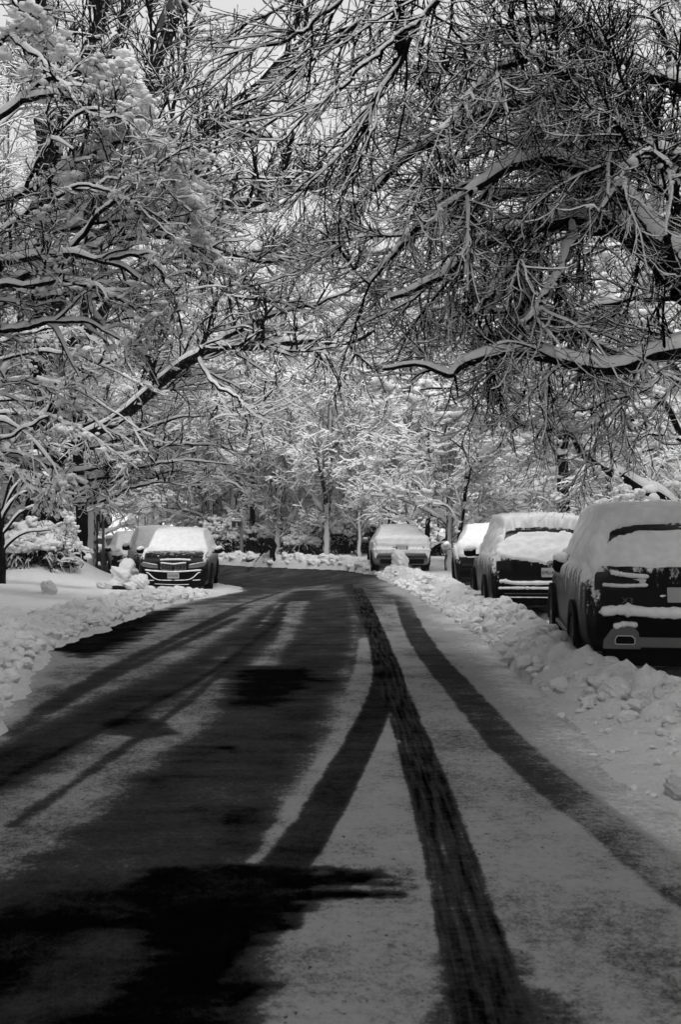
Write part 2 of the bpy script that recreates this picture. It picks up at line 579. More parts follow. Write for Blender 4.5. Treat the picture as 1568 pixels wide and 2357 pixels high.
# ---------------------------------------------------------------- snow lumps
def quad_sphere(k=3):
    vs, fs, n_ = [], [], 0
    lin = np.linspace(-1, 1, k + 1)
    for axis in range(3):
        for sgn in (-1, 1):
            a, b = np.meshgrid(lin, lin)
            c = np.full_like(a, sgn)
            tri = [a, b, c] if sgn > 0 else [b, a, c]
            p = np.stack([tri[(j - axis) % 3] for j in range(3)], -1).reshape(-1, 3)
            vs.append(p)
            q = np.arange(k)[:, None] * (k + 1) + np.arange(k)[None]
            fs.append(np.stack([q, q + 1, q + k + 2, q + k + 1], -1).reshape(-1, 4) + n_)
            n_ += (k + 1) ** 2
    v, f = np.concatenate(vs), np.concatenate(fs)
    key = np.round(v * 1000).astype(int)
    _, first, inv = np.unique(key, axis=0, return_index=True, return_inverse=True)
    v, f = v[first], inv.ravel()[f]
    return v / np.linalg.norm(v, axis=1, keepdims=True), f


QS = {k: quad_sphere(k) for k in (2, 3, 4, 8, 16)}


def unit3(a):
    return a / (np.linalg.norm(a, axis=-1, keepdims=True) + 1e-9)


def blobs(pos, size, k=3, rough=.25, seed=1, freq=2.2, flat_rot=True, chop=0):
    """pos (N,3), size (N,3): lumpy ellipsoids"""
    r = np.random.default_rng(seed)
    sv, sf = QS[k]
    n_ = len(pos)
    a = r.uniform(0, 6.28, n_)
    W = r.normal(0, 1, (n_, 3, 3)) * freq
    ph = r.uniform(0, 6.28, (n_, 3))
    d = np.sin(np.einsum('vi,nji->nvj', sv, W) + ph[:, None]).mean(2) * rough * 1.6
    if chop:                                               # broken chunks: cut by random planes
        pl = unit3(r.normal(0, 1, (n_, chop, 3)))
        ds = r.uniform(.5, .95, (n_, chop))
        dt = np.einsum('vi,nji->nvj', sv, pl)
        d = np.minimum((ds[:, None] / np.maximum(dt, .05)).min(2), 1) - 1 + d * .3
    v = sv[None] * (1 + d[..., None]) * size[:, None]
    c, s = np.cos(a)[:, None], np.sin(a)[:, None]
    v = np.stack([v[..., 0] * c - v[..., 1] * s, v[..., 0] * s + v[..., 1] * c, v[..., 2]], -1) + pos[:, None]
    f = sf[None] + (np.arange(n_) * len(sv))[:, None, None]
    return v.reshape(-1, 3), f.reshape(-1, 4)


def _rubble():
    r = np.random.default_rng(8)
    p, s = [], []

    def put(x, y, rad, zo):
        p.append((x, y, gz(x, y) + rad * zo))
        s.append((rad * r.uniform(.8, 1.3), rad * r.uniform(.8, 1.3), rad * r.uniform(.6, 1)))
    for k in range(2800):
        y = 5.2 + 27 * r.random() ** 1.15
        d = np.clip(r.normal(np.interp(y, [4, 7, 8.6, 9.6, 10.6, 14, 20, 26, 33], [1.4, 1.1, .9, .65, .3, .45, .5, .5, .45]), .3), .02, 2)
        put(xr(y) + d, y, (.016 + .085 * r.random() ** 3.5) * np.interp(y, [6, 11], [.5, 1]), .5)
    for k in range(2200):
        y = 6.5 + 18 * r.random()
        d = abs(r.normal(0, .7)) + .08
        put(xl(y) - d, y, .018 + .10 * r.random() ** 3.2, .4)
    for k in range(500):
        x = r.uniform(-5.2, 2.2)
        y = np.interp(x, [-5.5, -3.2, -1.3, .25, 1.06, 2.2], [41.5, 38.6, 37.2, 35.7, 32.6, 31.5]) + abs(r.normal(.2, .5))
        put(x, y, .05 + .12 * r.random() ** 2, .7)
    for k in range(1100):                                   # crumbs on the right trodden strip
        y = 6 + 18 * r.random()
        put(xr(y) + r.uniform(-.3, 1.0), y, .008 + .028 * r.random() ** 3, .5)
    return np.array(p), np.array(s)


rp, rsz = _rubble()
v_, f_ = blobs(rp, rsz * 1.15, 4, .3, 3, 2.6, chop=9)
tag(mesh_np('snow_rubble', v_, f_, M['ground_snow'], smooth=False, attrs={'dirt': np.full(len(v_), .12)}),
    'crumbled lumps of ploughed snow along both road edges and the bend', 'snow lumps', None, 'stuff')

CH = 'large lumps of ploughed snow along the road'
for (x, y, Y, sx_, sy_, sz_, lab) in [
        (1070, 1432, 17.2, .19, .15, .14, 'sharp-edged wedge of ploughed snow lying before the bank beside the second parked SUV'),
        (1421, 1545, 9.05, .13, .12, .11, 'largest rounded snow lump right in front of the near SUV bumper'),
        (1478, 1556, 8.9, .08, .08, .07, 'small round snow lump right of the largest lump at the near SUV bumper'),
        (1186, 1478, 14.0, .11, .1, .1, 'grey snow lump at the foot of the bank, left of the near SUV wheel'),
        (1085, 1523, 12.3, .06, .05, .045, 'small dark snow clod alone on the trodden strip right of the tyre track'),
        (1181, 1532, 11.7, .09, .08, .07, 'dirty snow lump on the trodden strip below the near SUV front wheel'),
        (918, 1315, 30.9, .26, .2, .34, 'pointed snow heap close behind the silver sedan bumper'),
        (286, 1322, 27.6, .31, .28, .30, 'big round snow boulder beside the left front corner of the dark crossover'),
        (318, 1335, 26.0, .17, .17, .2, 'rounded snow lump touching the dark crossover at its left corner'),
        (262, 1352, 25.6, .18, .16, .14, 'snow lump on the lip of the dark kerb shadow pit left of the crossover'),
        (300, 1350, 25.6, .2, .16, .15, 'snow lump just right of the dark kerb shadow pit'),
        (112, 1372, 22.0, .18, .14, .17, 'lone rounded snow lump standing on the lawn edge'),
        (80, 1450, 16.5, .10, .1, .09, 'dark dirty snow clod in the left bank'),
        (1568, 1835, 6.2, .09, .08, .07, 'dark frozen clod on the white strip at the right picture edge'),
        (237, 1358, 25.0, .2, .16, .12, 'snow lump left of the dark kerb shadow pit')]:
    c_ = P(x, y, Y)
    zz = gz(c_[0], Y)
    v_, f_ = blobs(np.zeros((1, 3)), np.array([[sx_, sy_, sz_]]) * 1.25, 16, .28, int(x * 7 + y), 2.4, chop=0 if 'round' in lab else 12)
    nv = v_ / np.array([sx_, sy_, sz_])
    w2 = np.sin(nv[:, 0] * 7 + 3 * np.sin(nv[:, 1] * 5 + x)) * np.sin(nv[:, 1] * 8 + nv[:, 2] * 4) + .7 * np.sin(nv[:, 2] * 11 + nv[:, 0] * 9)
    v_ = v_ * (1 + .085 * w2[:, None])
    o = mesh_np('snow_lump', v_, f_, M['ground_snow'], attrs={'dirt': np.full(len(v_), .9 if 'dark' in lab and 'kerb' not in lab and 'crossover' not in lab else .1)})
    o.location = (c_[0], Y, max(zz + sz_ * .35, min(c_[2], zz + sz_ * .75)))
    tag(o, lab, 'snow lump', CH)
# ---------------------------------------------------------------- trees
def unit(a):
    return a / (np.linalg.norm(a, axis=-1, keepdims=True) + 1e-9)


def spline(ctrl, n):
    c = np.asarray(ctrl, float)
    t = np.linspace(0, len(c) - 1, n)
    i = np.minimum(t.astype(int), len(c) - 2)
    f = (t - i)[:, None]
    p0, p1, p2, p3 = c[np.maximum(i - 1, 0)], c[i], c[i + 1], c[np.minimum(i + 2, len(c) - 1)]
    return .5 * (2 * p1 + (p2 - p0) * f + (2 * p0 - 5 * p1 + 4 * p2 - p3) * f ** 2 + (3 * p1 - p0 - 3 * p2 + p3) * f ** 3)


def frames(pts):
    T = unit(np.gradient(pts, axis=1))
    steep = np.abs(T[..., 2]).mean(1) > .9
    ref = np.where(steep[:, None, None], np.array([0., 1, 0]), np.array([0., 0, 1]))
    S = unit(np.cross(T, ref))
    return T, S, np.cross(S, T)


def tubes(pts, rad, sides=8):
    """pts (N,P,3), rad (N,P) -> quads"""
    n_, p_ = rad.shape
    T, S, U = frames(pts)
    a = np.linspace(0, 2 * np.pi, sides, endpoint=False)
    v = pts[:, :, None] + rad[..., None, None] * (np.cos(a)[None, None, :, None] * S[:, :, None] + np.sin(a)[None, None, :, None] * U[:, :, None])
    return v.reshape(-1, 3), tube_faces(n_, p_, sides)


def tube_faces(n_, p_, sides):
    b = (np.arange(n_) * p_ * sides)[:, None, None]
    i = (np.arange(p_ - 1) * sides)[None, :, None]
    j = np.arange(sides)[None, None]
    k = (j + 1) % sides
    return np.stack([b + i + j, b + i + k, b + i + sides + k, b + i + sides + j], -1).reshape(-1, 4)


def twigs(pts, rad, snow, rng, clump=.6, bare=0.):
    """thin branches: dark below, a ridge of snow on top (material 1)"""
    n_, p_ = rad.shape
    T, S, U = frames(pts)
    hor = np.clip(np.hypot(T[..., 0], T[..., 1]) * 1.25 - .22, 0, 1)
    h = snow * hor * (1 - clump + 2 * clump * rng.random((n_, p_)))
    h = h * (rng.random(n_) > bare)[:, None]
    up = np.array([0, 0, 1.0])
    wd = (rad + .38 * h)[..., None] * S
    v = np.stack([pts - rad[..., None] * U, pts + wd + .15 * rad[..., None] * U, pts + rad[..., None] * U + h[..., None] * up, pts - wd + .15 * rad[..., None] * U], 2)
    mi = np.tile(np.array([0, 1, 1, 0]), n_ * (p_ - 1))
    return v.reshape(-1, 3), tube_faces(n_, p_, 4), mi


def snow_on(pts, rad, k, rng, tmax=.09):
    """a separate rounded ridge of snow along thick limbs"""
    n_, p_ = rad.shape
    T, S, U = frames(pts)
    hor = np.hypot(T[..., 0], T[..., 1])
    r = rng.random((n_, p_))
    r = (r + np.roll(r, 1, 1) + np.roll(r, -1, 1)) / 3
    th = np.minimum(rad * k, tmax) * (.35 + 1.3 * r)
    on = sstep(.22, .55, hor)
    wd = rad * .92 * on
    th = th * on
    c = pts + U * (rad * .25 * on)[..., None]
    a = np.linspace(0, 2 * np.pi, 8, endpoint=False)
    ca, sa = np.cos(a), np.sin(a)
    hz = np.where(sa > 0, 1, .25)[None, None] * sa[None, None] * (th + rad * .75 * on)[..., None]
    v = c[:, :, None] + ca[None, None, :, None] * (wd[..., None, None] * S[:, :, None]) + hz[..., None] * U[:, :, None]
    return v.reshape(-1, 3), tube_faces(n_, p_, 8)


def sprout(par, prad, rng, dens, L, P_=5, t0=.1, t1=1., ang=(.5, 1.1), up=.2, wander=.25, g=(0, 0), rr=.6, r=None, taper=.35, flat=1.0, tl=.5, bias=None):
    """children along parents. L: (min, max) length in metres; g: pull in z at base and at tip"""
    n_, q_, _ = par.shape
    plen = np.linalg.norm(np.diff(par, axis=1), axis=2).sum(1)
    cnt = rng.poisson(np.maximum(dens * plen * (t1 - t0), 0))
    idx = np.repeat(np.arange(n_), cnt)
    m = len(idx)
    t = rng.uniform(t0, t1, m)
    f = t * (q_ - 1)
    i = np.minimum(f.astype(int), q_ - 2)
    fr = (f - i)[:, None]
    a, b = par[idx, i], par[idx, i + 1]
    pos = a * (1 - fr) + b * fr
    tan = unit(b - a)
    pr = prad[idx, i] * (1 - fr[:, 0]) + prad[idx, i + 1] * fr[:, 0]
    rv = rng.normal(0, 1, (m, 3))
    rv[:, 2] *= flat
    pe = rv - (rv * tan).sum(1, keepdims=True) * tan
    pe = unit(unit(pe) + np.array([0, 0, up]) + (np.array(bias) if bias is not None else 0))
    an = rng.uniform(*ang, m)[:, None]
    d = unit(np.cos(an) * tan + np.sin(an) * pe)
    ln = rng.uniform(*L, m) * (1 - tl * t)
    pts = np.zeros((m, P_, 3))
    pts[:, 0] = pos
    st = (ln / (P_ - 1))[:, None]
    for k in range(1, P_):
        s = (k - 1) / max(P_ - 2, 1)
        d = d + wander * rng.normal(0, 1, (m, 3))
        d[:, 2] += g[0] * (1 - s) + g[1] * s
        d = unit(d)
        pts[:, k] = pts[:, k - 1] + d * st
    r0 = np.minimum(pr * rr, r if r is not None else 9)
    rad = r0[:, None] * np.linspace(1, taper, P_)[None]
    return pts, rad


def limb(ctrl, r0, r1, rng, n=40, wob=.02):
    p = spline(ctrl, n)
    w_ = rng.normal(0, wob, (n, 3))
    w_ = (w_ + np.roll(w_, 1, 0) + np.roll(w_, -1, 0)) / 2
    w_[0] = 0
    return (p + w_)[None], np.linspace(r0, r1, n)[None] * (1 + rng.normal(0, .03, (1, n)))


def pillows(pts, rng, n, size, flat=.6, k=3, rough=.25, pick=None, sub=5):
    """heaps of snow lying on random points of the branches, each of a few merged lumps"""
    q = pts.reshape(-1, 3)
    i = np.repeat(rng.integers(0, len(q), n), sub)
    s0 = np.repeat(size[0] + (size[1] - size[0]) * rng.random(n) ** 2, sub)
    m = n * sub
    s = s0 * rng.uniform(.35, .75, m)
    sz = np.stack([s * rng.uniform(.8, 1.4, m), s * rng.uniform(.8, 1.4, m), s * max(flat, .75) * rng.uniform(.8, 1.2, m)], 1)
    p = q[i] + rng.normal(0, .5, (m, 3)) * s0[:, None] * (1, 1, .5)
    p[:, 2] += sz[:, 2] * .5
    return blobs(p, sz, k, min(rough, .3), int(rng.integers(1e6)), 2.4)


class Tree:
    def __init__(s, name, base, label, group=None, seed=1, bark='bark', catg='tree'):
        s.rng = np.random.default_rng(seed)
        s.base = np.array(base, float)
        s.root = empty(name, base, label, catg, group)
        s.bark = M[bark]
        s.wood, s.tw, s.sn = [], [], []
        s.name = name
        s.twig_mat = 'twig'

    def add_limb(s, ctrl, r0, r1, n=40, wob=.02, snow=1.1, sides=10, tmax=.09):
        p, r = limb(ctrl, r0, r1, s.rng, n, wob)
        s.wood.append(tubes(p, r, sides))
        if snow:
            s.sn.append(snow_on(p, r, snow, s.rng, tmax))
        return p, r

    def add_mid(s, pts, rad, sides=6, snow=1.4, tmax=.08):
        s.wood.append(tubes(pts, rad, sides))
        if snow:
            s.sn.append(snow_on(pts, rad, snow, s.rng, tmax))

    def add_twigs(s, pts, rad, snow, clump=.6, bare=0.):
        s.tw.append(twigs(pts, rad, snow, s.rng, clump, bare))

    def add_pillows(s, pts, n, size, **k):
        if n > 0:
            s.sn.append(pillows(pts, s.rng, n, size, **k))

    def build(s):
        b = s.base
        v, f, _ = cat(s.wood)
        s.trunk = mesh_np('trunk', v - b, f, s.bark, parent=s.root)
        if s.tw:
            v, f, mi = cat(s.tw)
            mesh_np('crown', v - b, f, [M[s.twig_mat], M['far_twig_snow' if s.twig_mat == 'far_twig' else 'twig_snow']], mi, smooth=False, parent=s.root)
        if s.sn:
            v, f, _ = cat(s.sn)
            mesh_np('snow_cover', v - b, f, M['snow'], parent=s.root)
        return s.root


def clone(root, loc, rotz, scale=1.0, label=None, group=None):
    r = root.copy()
    COL.objects.link(r)
    r.location = loc
    r.rotation_euler = (0, 0, rotz)
    r.scale = (scale,) * 3
    if label:
        r['label'] = label
    if group:
        r['group'] = group
    for ch in root.children:
        c = ch.copy()
        COL.objects.link(c)
        c.parent = r
    return r


def join(*pr):
    """branch sets of equal point count"""
    return np.concatenate([p for p, _ in pr]), np.concatenate([r for _, r in pr])


# --- near right tree: arching limbs and a curtain of fine hooked twigs
t = Tree('arching_street_tree', (5.9, 9.2, gz(5.9, 9.2)), 'dark arching street tree over the near SUV, its fine hooked twigs filling the upper right', None, 3)
A = t.add_limb([(5.9, 9.2, -.1), (5.7, 9.2, 1.2), (5.3, 9.1, 2.5), P(1930, 850, 9.0), P(1750, 740, 8.9), P(1568, 640, 8.8)], .30, .17, 40, .012, .5)
L = []
LR = [([(5.55, 9.15, 2.0), P(1760, 790, 8.6), P(1640, 800, 8.3), P(1568, 808, 8.2), P(1500, 815, 8.1), P(1440, 848, 8.1), P(1370, 850, 8.1), P(1290, 830, 8.1), P(1200, 815, 8.1), P(1120, 822, 8.1), P(1060, 848, 8.1), P(1035, 858, 8.1), P(960, 840, 8.2), P(880, 850, 8.3)], .062, .012),
      ([P(1568, 640, 8.8), P(1520, 585, 8.8), P(1465, 535, 8.8), P(1425, 470, 8.8), P(1390, 390, 8.8), P(1375, 330, 8.9), P(1340, 260, 8.9), P(1285, 228, 9), P(1210, 228, 9.1), P(1120, 262, 9.2), P(1020, 315, 9.3), P(930, 365, 9.4), P(860, 440, 9.5)], .125, .02),
      ([P(1470, 545, 8.8), P(1400, 520, 8.7), P(1330, 515, 8.7), P(1260, 512, 8.8), P(1180, 535, 8.9), P(1090, 580, 9.0), P(1010, 640, 9.0), P(900, 690, 9.1)], .085, .015),
      ([P(1375, 330, 8.9), P(1395, 250, 9.3), P(1430, 180, 9.6), P(1370, 90, 9.9), P(1310, 55, 10), P(1230, 40, 10), P(1150, 70, 10), P(1060, 110, 10), P(960, 190, 10)], .06, .015),
      ([P(1430, 475, 8.8), P(1380, 440, 9.1), P(1310, 420, 9.5), P(1210, 440, 9.8), P(1100, 470, 9.9), P(980, 530, 9.9), P(860, 620, 9.8)], .06, .014),
      ([P(1400, 400, 8.8), P(1340, 395, 8.5), P(1270, 365, 8.3), P(1190, 380, 8.2), P(1110, 420, 8.1), P(1020, 480, 8.0), P(930, 560, 8.0), P(850, 660, 8.0)], .05, .012),
      ([P(1750, 740, 8.9), P(1690, 560, 9.4), P(1650, 400, 9.8), P(1600, 250, 10), P(1568, 200, 10), P(1480, 170, 10.2), P(1400, 120, 10.3), P(1330, 60, 10.4), P(1250, 20, 10.4)], .09, .02),
      ([P(1690, 560, 9.4), P(1620, 420, 8.6), P(1540, 360, 8.3), P(1470, 330, 8.2), P(1420, 290, 8.2), P(1370, 250, 8.2)], .05, .014),
      ([P(1568, 640, 8.8), P(1540, 560, 8.2), P(1560, 470, 7.9), P(1540, 390, 7.7), P(1490, 350, 7.6), P(1440, 400, 7.5), P(1380, 500, 7.5)], .028, .009),
      ([P(1520, 585, 8.8), P(1500, 500, 9.5), P(1530, 380, 10), P(1510, 280, 10.3), P(1540, 130, 10.5), P(1500, 20, 10.6)], .05, .014),
      ([P(1390, 390, 8.8), P(1300, 330, 9.6), P(1200, 320, 10.2), P(1100, 350, 10.4), P(1000, 410, 10.4), P(900, 500, 10.3)], .045, .012),
      ([P(1375, 330, 8.9), P(1310, 200, 8.4), P(1240, 140, 8.2), P(1160, 150, 8.0), P(1090, 210, 7.9), P(1020, 300, 7.8)], .04, .012),
      ([P(1250, 512, 8.8), P(1190, 600, 8.6), P(1120, 690, 8.5), P(1080, 760, 8.5)], .03, .01),
      ([P(1330, 515, 8.7), P(1290, 620, 8.4), P(1230, 720, 8.2), P(1190, 800, 8.2)], .03, .01)]
for c_, a_, b_ in LR:
    L.append(t.add_limb(c_, a_ * 1.3, b_ * 1.2, 40, .010, 1.15))
lp, lr = join(*L)
lo_p, lo_r = L[0]
lp, lr = join(*L[1:])
b2 = sprout(lp, lr, t.rng, 3.4, (.7, 1.7), 9, .08, 1, (.4, 1.1), .25, .07, (.10, -.20), .55, .014, .45, .8, .35)
d2 = sprout(lp, lr, t.rng, 1.3, (.9, 2.0), 9, .15, 1, (.6, 1.4), -.7, .07, (-.2, -.05), .5, .014, .4, .8, .35)
b2 = join(b2, d2, sprout(lo_p, lo_r, t.rng, 3.6, (.3, .9), 9, .1, 1, (.4, 1.1), .35, .07, (.1, -.16), .55, .014, .45, .8, .35))
t.add_twigs(*b2, .015, .5, .25)
b3 = sprout(*b2, t.rng, 18.0, (.28, .8), 7, .1, 1, (.4, 1.1), 0, .08, (-.20, .32), .7, .0064, .6, 1, .35)
t.add_twigs(*b3, .008, .5, .55)
b4 = sprout(*b3, t.rng, 11.0, (.10, .34), 5, .1, 1, (.4, 1.1), .1, .11, (-.15, .40), .8, .0046, .7, 1, .3)
t.add_twigs(*b4, .003, .5, .7)
t.add_pillows(lp, 120, (.02, .05), flat=.6)
t.add_pillows(b2[0], 120, (.015, .035), flat=.6)
t.build()

# --- second right tree: long low limb
t = Tree('low_limbed_tree', (6.3, 12.6, gz(6.3, 12.6)), 'street tree just outside the right edge, its limbs spreading behind the arching tree', None, 5)
t.add_limb([(6.3, 12.6, -.1), (6.2, 12.6, 1.6), (6.0, 12.5, 3.0), (5.9, 12.6, 4.6), (5.6, 12.8, 6.2)], .24, .10, 36, .012, .4)
L = []
for c_, a_, b_ in [([(5.9, 12.6, 4.4), P(1620, 560, 12.6), P(1500, 500, 12.8), P(1360, 520, 13), P(1220, 590, 13), P(1080, 650, 13)], .08, .015),
                    ([(5.7, 12.8, 5.6), P(1700, 330, 12.9), P(1600, 220, 12.9), P(1480, 160, 13), P(1350, 200, 13), P(1230, 280, 13.2)], .07, .015),
                    ([(6.05, 12.5, 2.9), P(1600, 720, 12.6), P(1500, 690, 13), P(1400, 700, 13.2), P(1280, 730, 13.4), P(1150, 760, 13.5)], .06, .014),
                    ([P(1600, 800, 12), P(1440, 820, 11.5), P(1330, 770, 11.3), P(1220, 720, 11.2), P(1090, 720, 11.2), P(960, 760, 11.2)], .045, .012),
                    ([(6.1, 12.5, 2.4), P(1568, 880, 11.8), P(1480, 900, 11), P(1380, 930, 10.8), P(1290, 960, 10.8)], .03, .01)]:
    L.append(t.add_limb(c_, a_, b_, 40, .014, 1.0))
lp, lr = join(*L)
b2 = join(sprout(lp, lr, t.rng, 2.6, (.8, 1.8), 9, .1, 1, (.4, 1.1), .1, .07, (.08, -.20), .5, .017, .45, .8, .35),
          sprout(lp, lr, t.rng, 1.5, (.8, 1.9), 9, .1, 1, (.7, 1.4), -.8, .07, (-.2, -.05), .5, .014, .4, .8, .35))
t.add_twigs(*b2, .018, .5)
b3 = sprout(*b2, t.rng, 11, (.3, .8), 7, .1, 1, (.4, 1.1), 0, .08, (-.20, .32), .7, .009, .6, 1, .35)
t.add_twigs(*b3, .010, .5, .4)
b4 = sprout(*b3, t.rng, 7, (.12, .35), 5, .1, 1, (.4, 1.1), .1, .11, (-.15, .4), .8, .007, .7, 1, .3)
t.add_twigs(*b4, .006, .5, .5)
t.add_pillows(b2[0], 200, (.02, .05), flat=.6)
t.build()

# --- tree overhead whose dark hanging branches enter at the top
t = Tree('overhanging_tree', (5.6, 5.6, gz(5.6, 5.6)), 'tree outside the frame whose dark hanging branches enter over the road at the top middle', None, 9)
t.add_limb([(5.6, 5.6, -.1), (5.5, 5.6, 2.0), (5.2, 5.8, 4.2), (4.6, 6.2, 6.4), (3.6, 6.8, 7.8), (2.6, 7.6, 8.2)], .26, .09, 36, .012, .6)
L = []
for c_, a_, b_ in [([(3.6, 6.8, 7.8), P(1180, -330, 8.2), P(1080, -130, 8.4), P(1010, 0, 8.5), P(955, 60, 8.5), P(925, 140, 8.5), P(880, 205, 8.5), P(850, 260, 8.5), P(800, 330, 8.5), P(745, 400, 8.6), P(700, 450, 8.6)], .05, .012),
                    ([(2.6, 7.6, 8.2), P(1010, -300, 8.6), P(900, -100, 8.8), P(850, 20, 8.8), P(780, 95, 8.9), P(700, 150, 8.9), P(610, 210, 9), P(520, 260, 9.1)], .045, .01),
                    ([P(900, -100, 8.8), P(800, -20, 8.4), P(720, 60, 8.3), P(640, 100, 8.3), P(560, 120, 8.3), P(470, 180, 8.3)], .035, .01),
                    ([P(1080, -130, 8.4), P(1040, 30, 8.2), P(1075, 120, 8.2), P(1085, 190, 8.2), P(1140, 230, 8.2)], .025, .009),
                    ([P(955, 60, 8.5), P(880, 110, 8.1), P(800, 190, 8.0), P(720, 250, 8.0), P(640, 330, 8.0)], .03, .009),
                    ([P(880, 205, 8.5), P(850, 330, 8.2), P(800, 420, 8.2), P(770, 480, 8.2)], .022, .008),
                    ([(2.6, 7.6, 8.2), P(840, -300, 9.4), P(740, -120, 9.6), P(650, 10, 9.7), P(560, 60, 9.8), P(460, 120, 9.8)], .04, .01),
                    ([P(1180, -330, 8.2), P(1230, -150, 7.8), P(1180, -20, 7.6), P(1190, 110, 7.6), P(1210, 200, 7.6)], .025, .009)]:
    L.append(t.add_limb(c_, a_ * .62, b_ * .8, 40, .014, .7, 7))
lp, lr = join(*L)
b2 = sprout(lp, lr, t.rng, 5.0, (.5, 1.4), 8, .15, 1, (.4, 1.0), -.1, .07, (-.10, .02), .55, .012, .5, .9, .35, bias=(-.5, 0, 0))
t.add_twigs(*b2, .013, .5, .4)
b3 = sprout(*b2, t.rng, 9, (.2, .6), 6, .1, 1, (.4, 1.0), 0, .08, (-.15, .22), .7, .008, .6, 1, .35)
t.add_twigs(*b3, .009, .5, .5)
b4 = sprout(*b3, t.rng, 6, (.08, .25), 4, .1, 1, (.4, 1.0), 0, .1, (-.1, .3), .8, .006, .7, 1, .35)
t.add_twigs(*b4, .007, .5, .5)
t.build()

# --- near left ornamental tree, loaded with heavy pillows of snow
t = Tree('snow_laden_tree', (-6.6, 14.2, gz(-6.6, 14.2)), 'ornamental tree at the upper left bowed under thick pillows of snow', None, 12)
t.add_limb([(-6.6, 14.2, -.1), (-6.5, 14.2, 1.6), (-6.3, 14.1, 3.2), (-6.0, 14.0, 5.2), (-5.6, 14.0, 7.0)], .17, .08, 30, .012, .5)
L = []
for c_, a_, b_ in [([(-6.4, 14.1, 2.6), P(-60, 700, 14), P(40, 640, 13.8), P(150, 600, 13.6), P(250, 560, 13.5), P(340, 545, 13.4), P(430, 560, 13.4), P(490, 600, 13.4)], .07, .012),
                    ([(-6.3, 14.1, 3.2), P(-80, 640, 13.4), P(40, 600, 13.2), P(130, 585, 13), P(240, 600, 12.9), P(330, 640, 12.9), P(400, 700, 12.9)], .06, .012),
                    ([(-6.1, 14.0, 4.2), P(-60, 520, 14), P(60, 440, 13.8), P(160, 380, 13.7), P(250, 330, 13.7), P(330, 330, 13.7), P(400, 390, 13.7), P(450, 470, 13.7)], .06, .012),
                    ([(-5.9, 14.0, 5.4), P(-60, 330, 14.2), P(50, 230, 14.1), P(130, 170, 14.0), P(220, 170, 14), P(290, 220, 14), P(330, 290, 14)], .05, .012),
                    ([(-5.7, 14.0, 6.4), P(-60, 180, 14.2), P(20, 80, 14.2), P(70, 60, 14.2), P(130, 110, 14.2)], .045, .012),
                    ([(-6.1, 14.0, 4.4), P(-40, 560, 14.6), P(80, 500, 14.8), P(200, 455, 14.9), P(310, 450, 15), P(400, 500, 15), P(450, 560, 15)], .05, .012),
                    ([(-6.4, 14.1, 2.4), P(-60, 800, 13.6), P(40, 760, 13.4), P(130, 740, 13.3), P(230, 755, 13.2), P(310, 800, 13.2)], .05, .012),
                    ([P(150, 600, 13.6), P(220, 500, 13.2), P(300, 440, 13), P(370, 430, 13), P(440, 490, 13)], .035, .01),
                    ([P(60, 440, 13.8), P(110, 330, 13.3), P(190, 260, 13.2), P(270, 270, 13.1), P(330, 340, 13.1)], .03, .01),
                    ([P(240, 600, 12.9), P(320, 590, 12.7), P(380, 640, 12.6), P(410, 720, 12.6), P(415, 790, 12.6)], .03, .01),
                    ([P(-80, 640, 13.4), P(0, 540, 12.8), P(90, 470, 12.6), P(180, 430, 12.5), P(270, 450, 12.5), P(340, 500, 12.5)], .035, .01),
                    ([(-6.3, 14.1, 3.0), P(-40, 690, 13.2), P(60, 660, 13), P(150, 650, 12.9), P(240, 670, 12.8), P(330, 720, 12.8)], .05, .012),
                    ([(-6.3, 14.1, 3.4), P(-40, 640, 14.6), P(80, 560, 14.5), P(190, 520, 14.4), P(300, 505, 14.3), P(390, 540, 14.3), P(460, 590, 14.3)], .05, .012),
                    ([(-6.4, 14.1, 2.8), P(-40, 730, 14.4), P(70, 690, 14.3), P(180, 680, 14.2), P(280, 690, 14.2), P(370, 740, 14.2)], .05, .012),
                    ([P(50, 230, 14.1), P(150, 220, 13.6), P(230, 260, 13.5), P(300, 300, 13.5), P(360, 350, 13.5), P(420, 420, 13.5), P(470, 520, 13.5)], .04, .010),
                    ([P(20, 80, 14.2), P(80, 130, 13.6), P(150, 200, 13.5), P(210, 290, 13.4), P(250, 370, 13.4)], .03, .010),
                    ([(-6.5, 14.2, 1.7), P(-60, 930, 13.6), P(20, 880, 13.4), P(90, 880, 13.4), P(150, 930, 13.4)], .04, .01)]:
    L.append(t.add_limb(c_, a_, b_, 40, .016, 1.6))
lp, lr = join(*L)
b2 = sprout(lp, lr, t.rng, 4.6, (.5, 1.3), 8, .15, 1, (.4, 1.1), .1, .2, (.1, -.16), .55, .017, .45, .6, .3)
hv = t.rng.random(len(b2[0])) < .55
t.add_mid(b2[0][hv], b2[1][hv] * 1.15, 5, 3.2, .075)
t.add_twigs(b2[0][~hv], b2[1][~hv], .03, .6)
b3 = sprout(*b2, t.rng, 9.5, (.2, .55), 6, .1, 1, (.4, 1.1), .0, .25, (0, -.12), .7, .0085, .6, .7, .3)
t.add_twigs(*b3, .014, .9)
b4 = sprout(*b3, t.rng, 15, (.14, .38), 5, .2, 1, (.4, 1.1), .0, .22, (0, -.12), .8, .0085, .6, .8, .3)
t.add_twigs(*b4, .001, .9)
t.add_pillows(b2[0], 520, (.02, .075), flat=.6, rough=.5)
t.add_pillows(b3[0], 420, (.02, .06), flat=.65, rough=.5)
crest = spline([P(275, 160, 13.4), P(320, 270, 13.4), P(375, 360, 13.4), P(425, 440, 13.4), P(468, 530, 13.4)], 60)[None]
for q_ in range(3):
    t.add_pillows(crest + t.rng.normal(0, .09, crest.shape), 130, (.035, .10), flat=.8)
heavy = lp[[2, 3, 4, 5]][:, 14:]
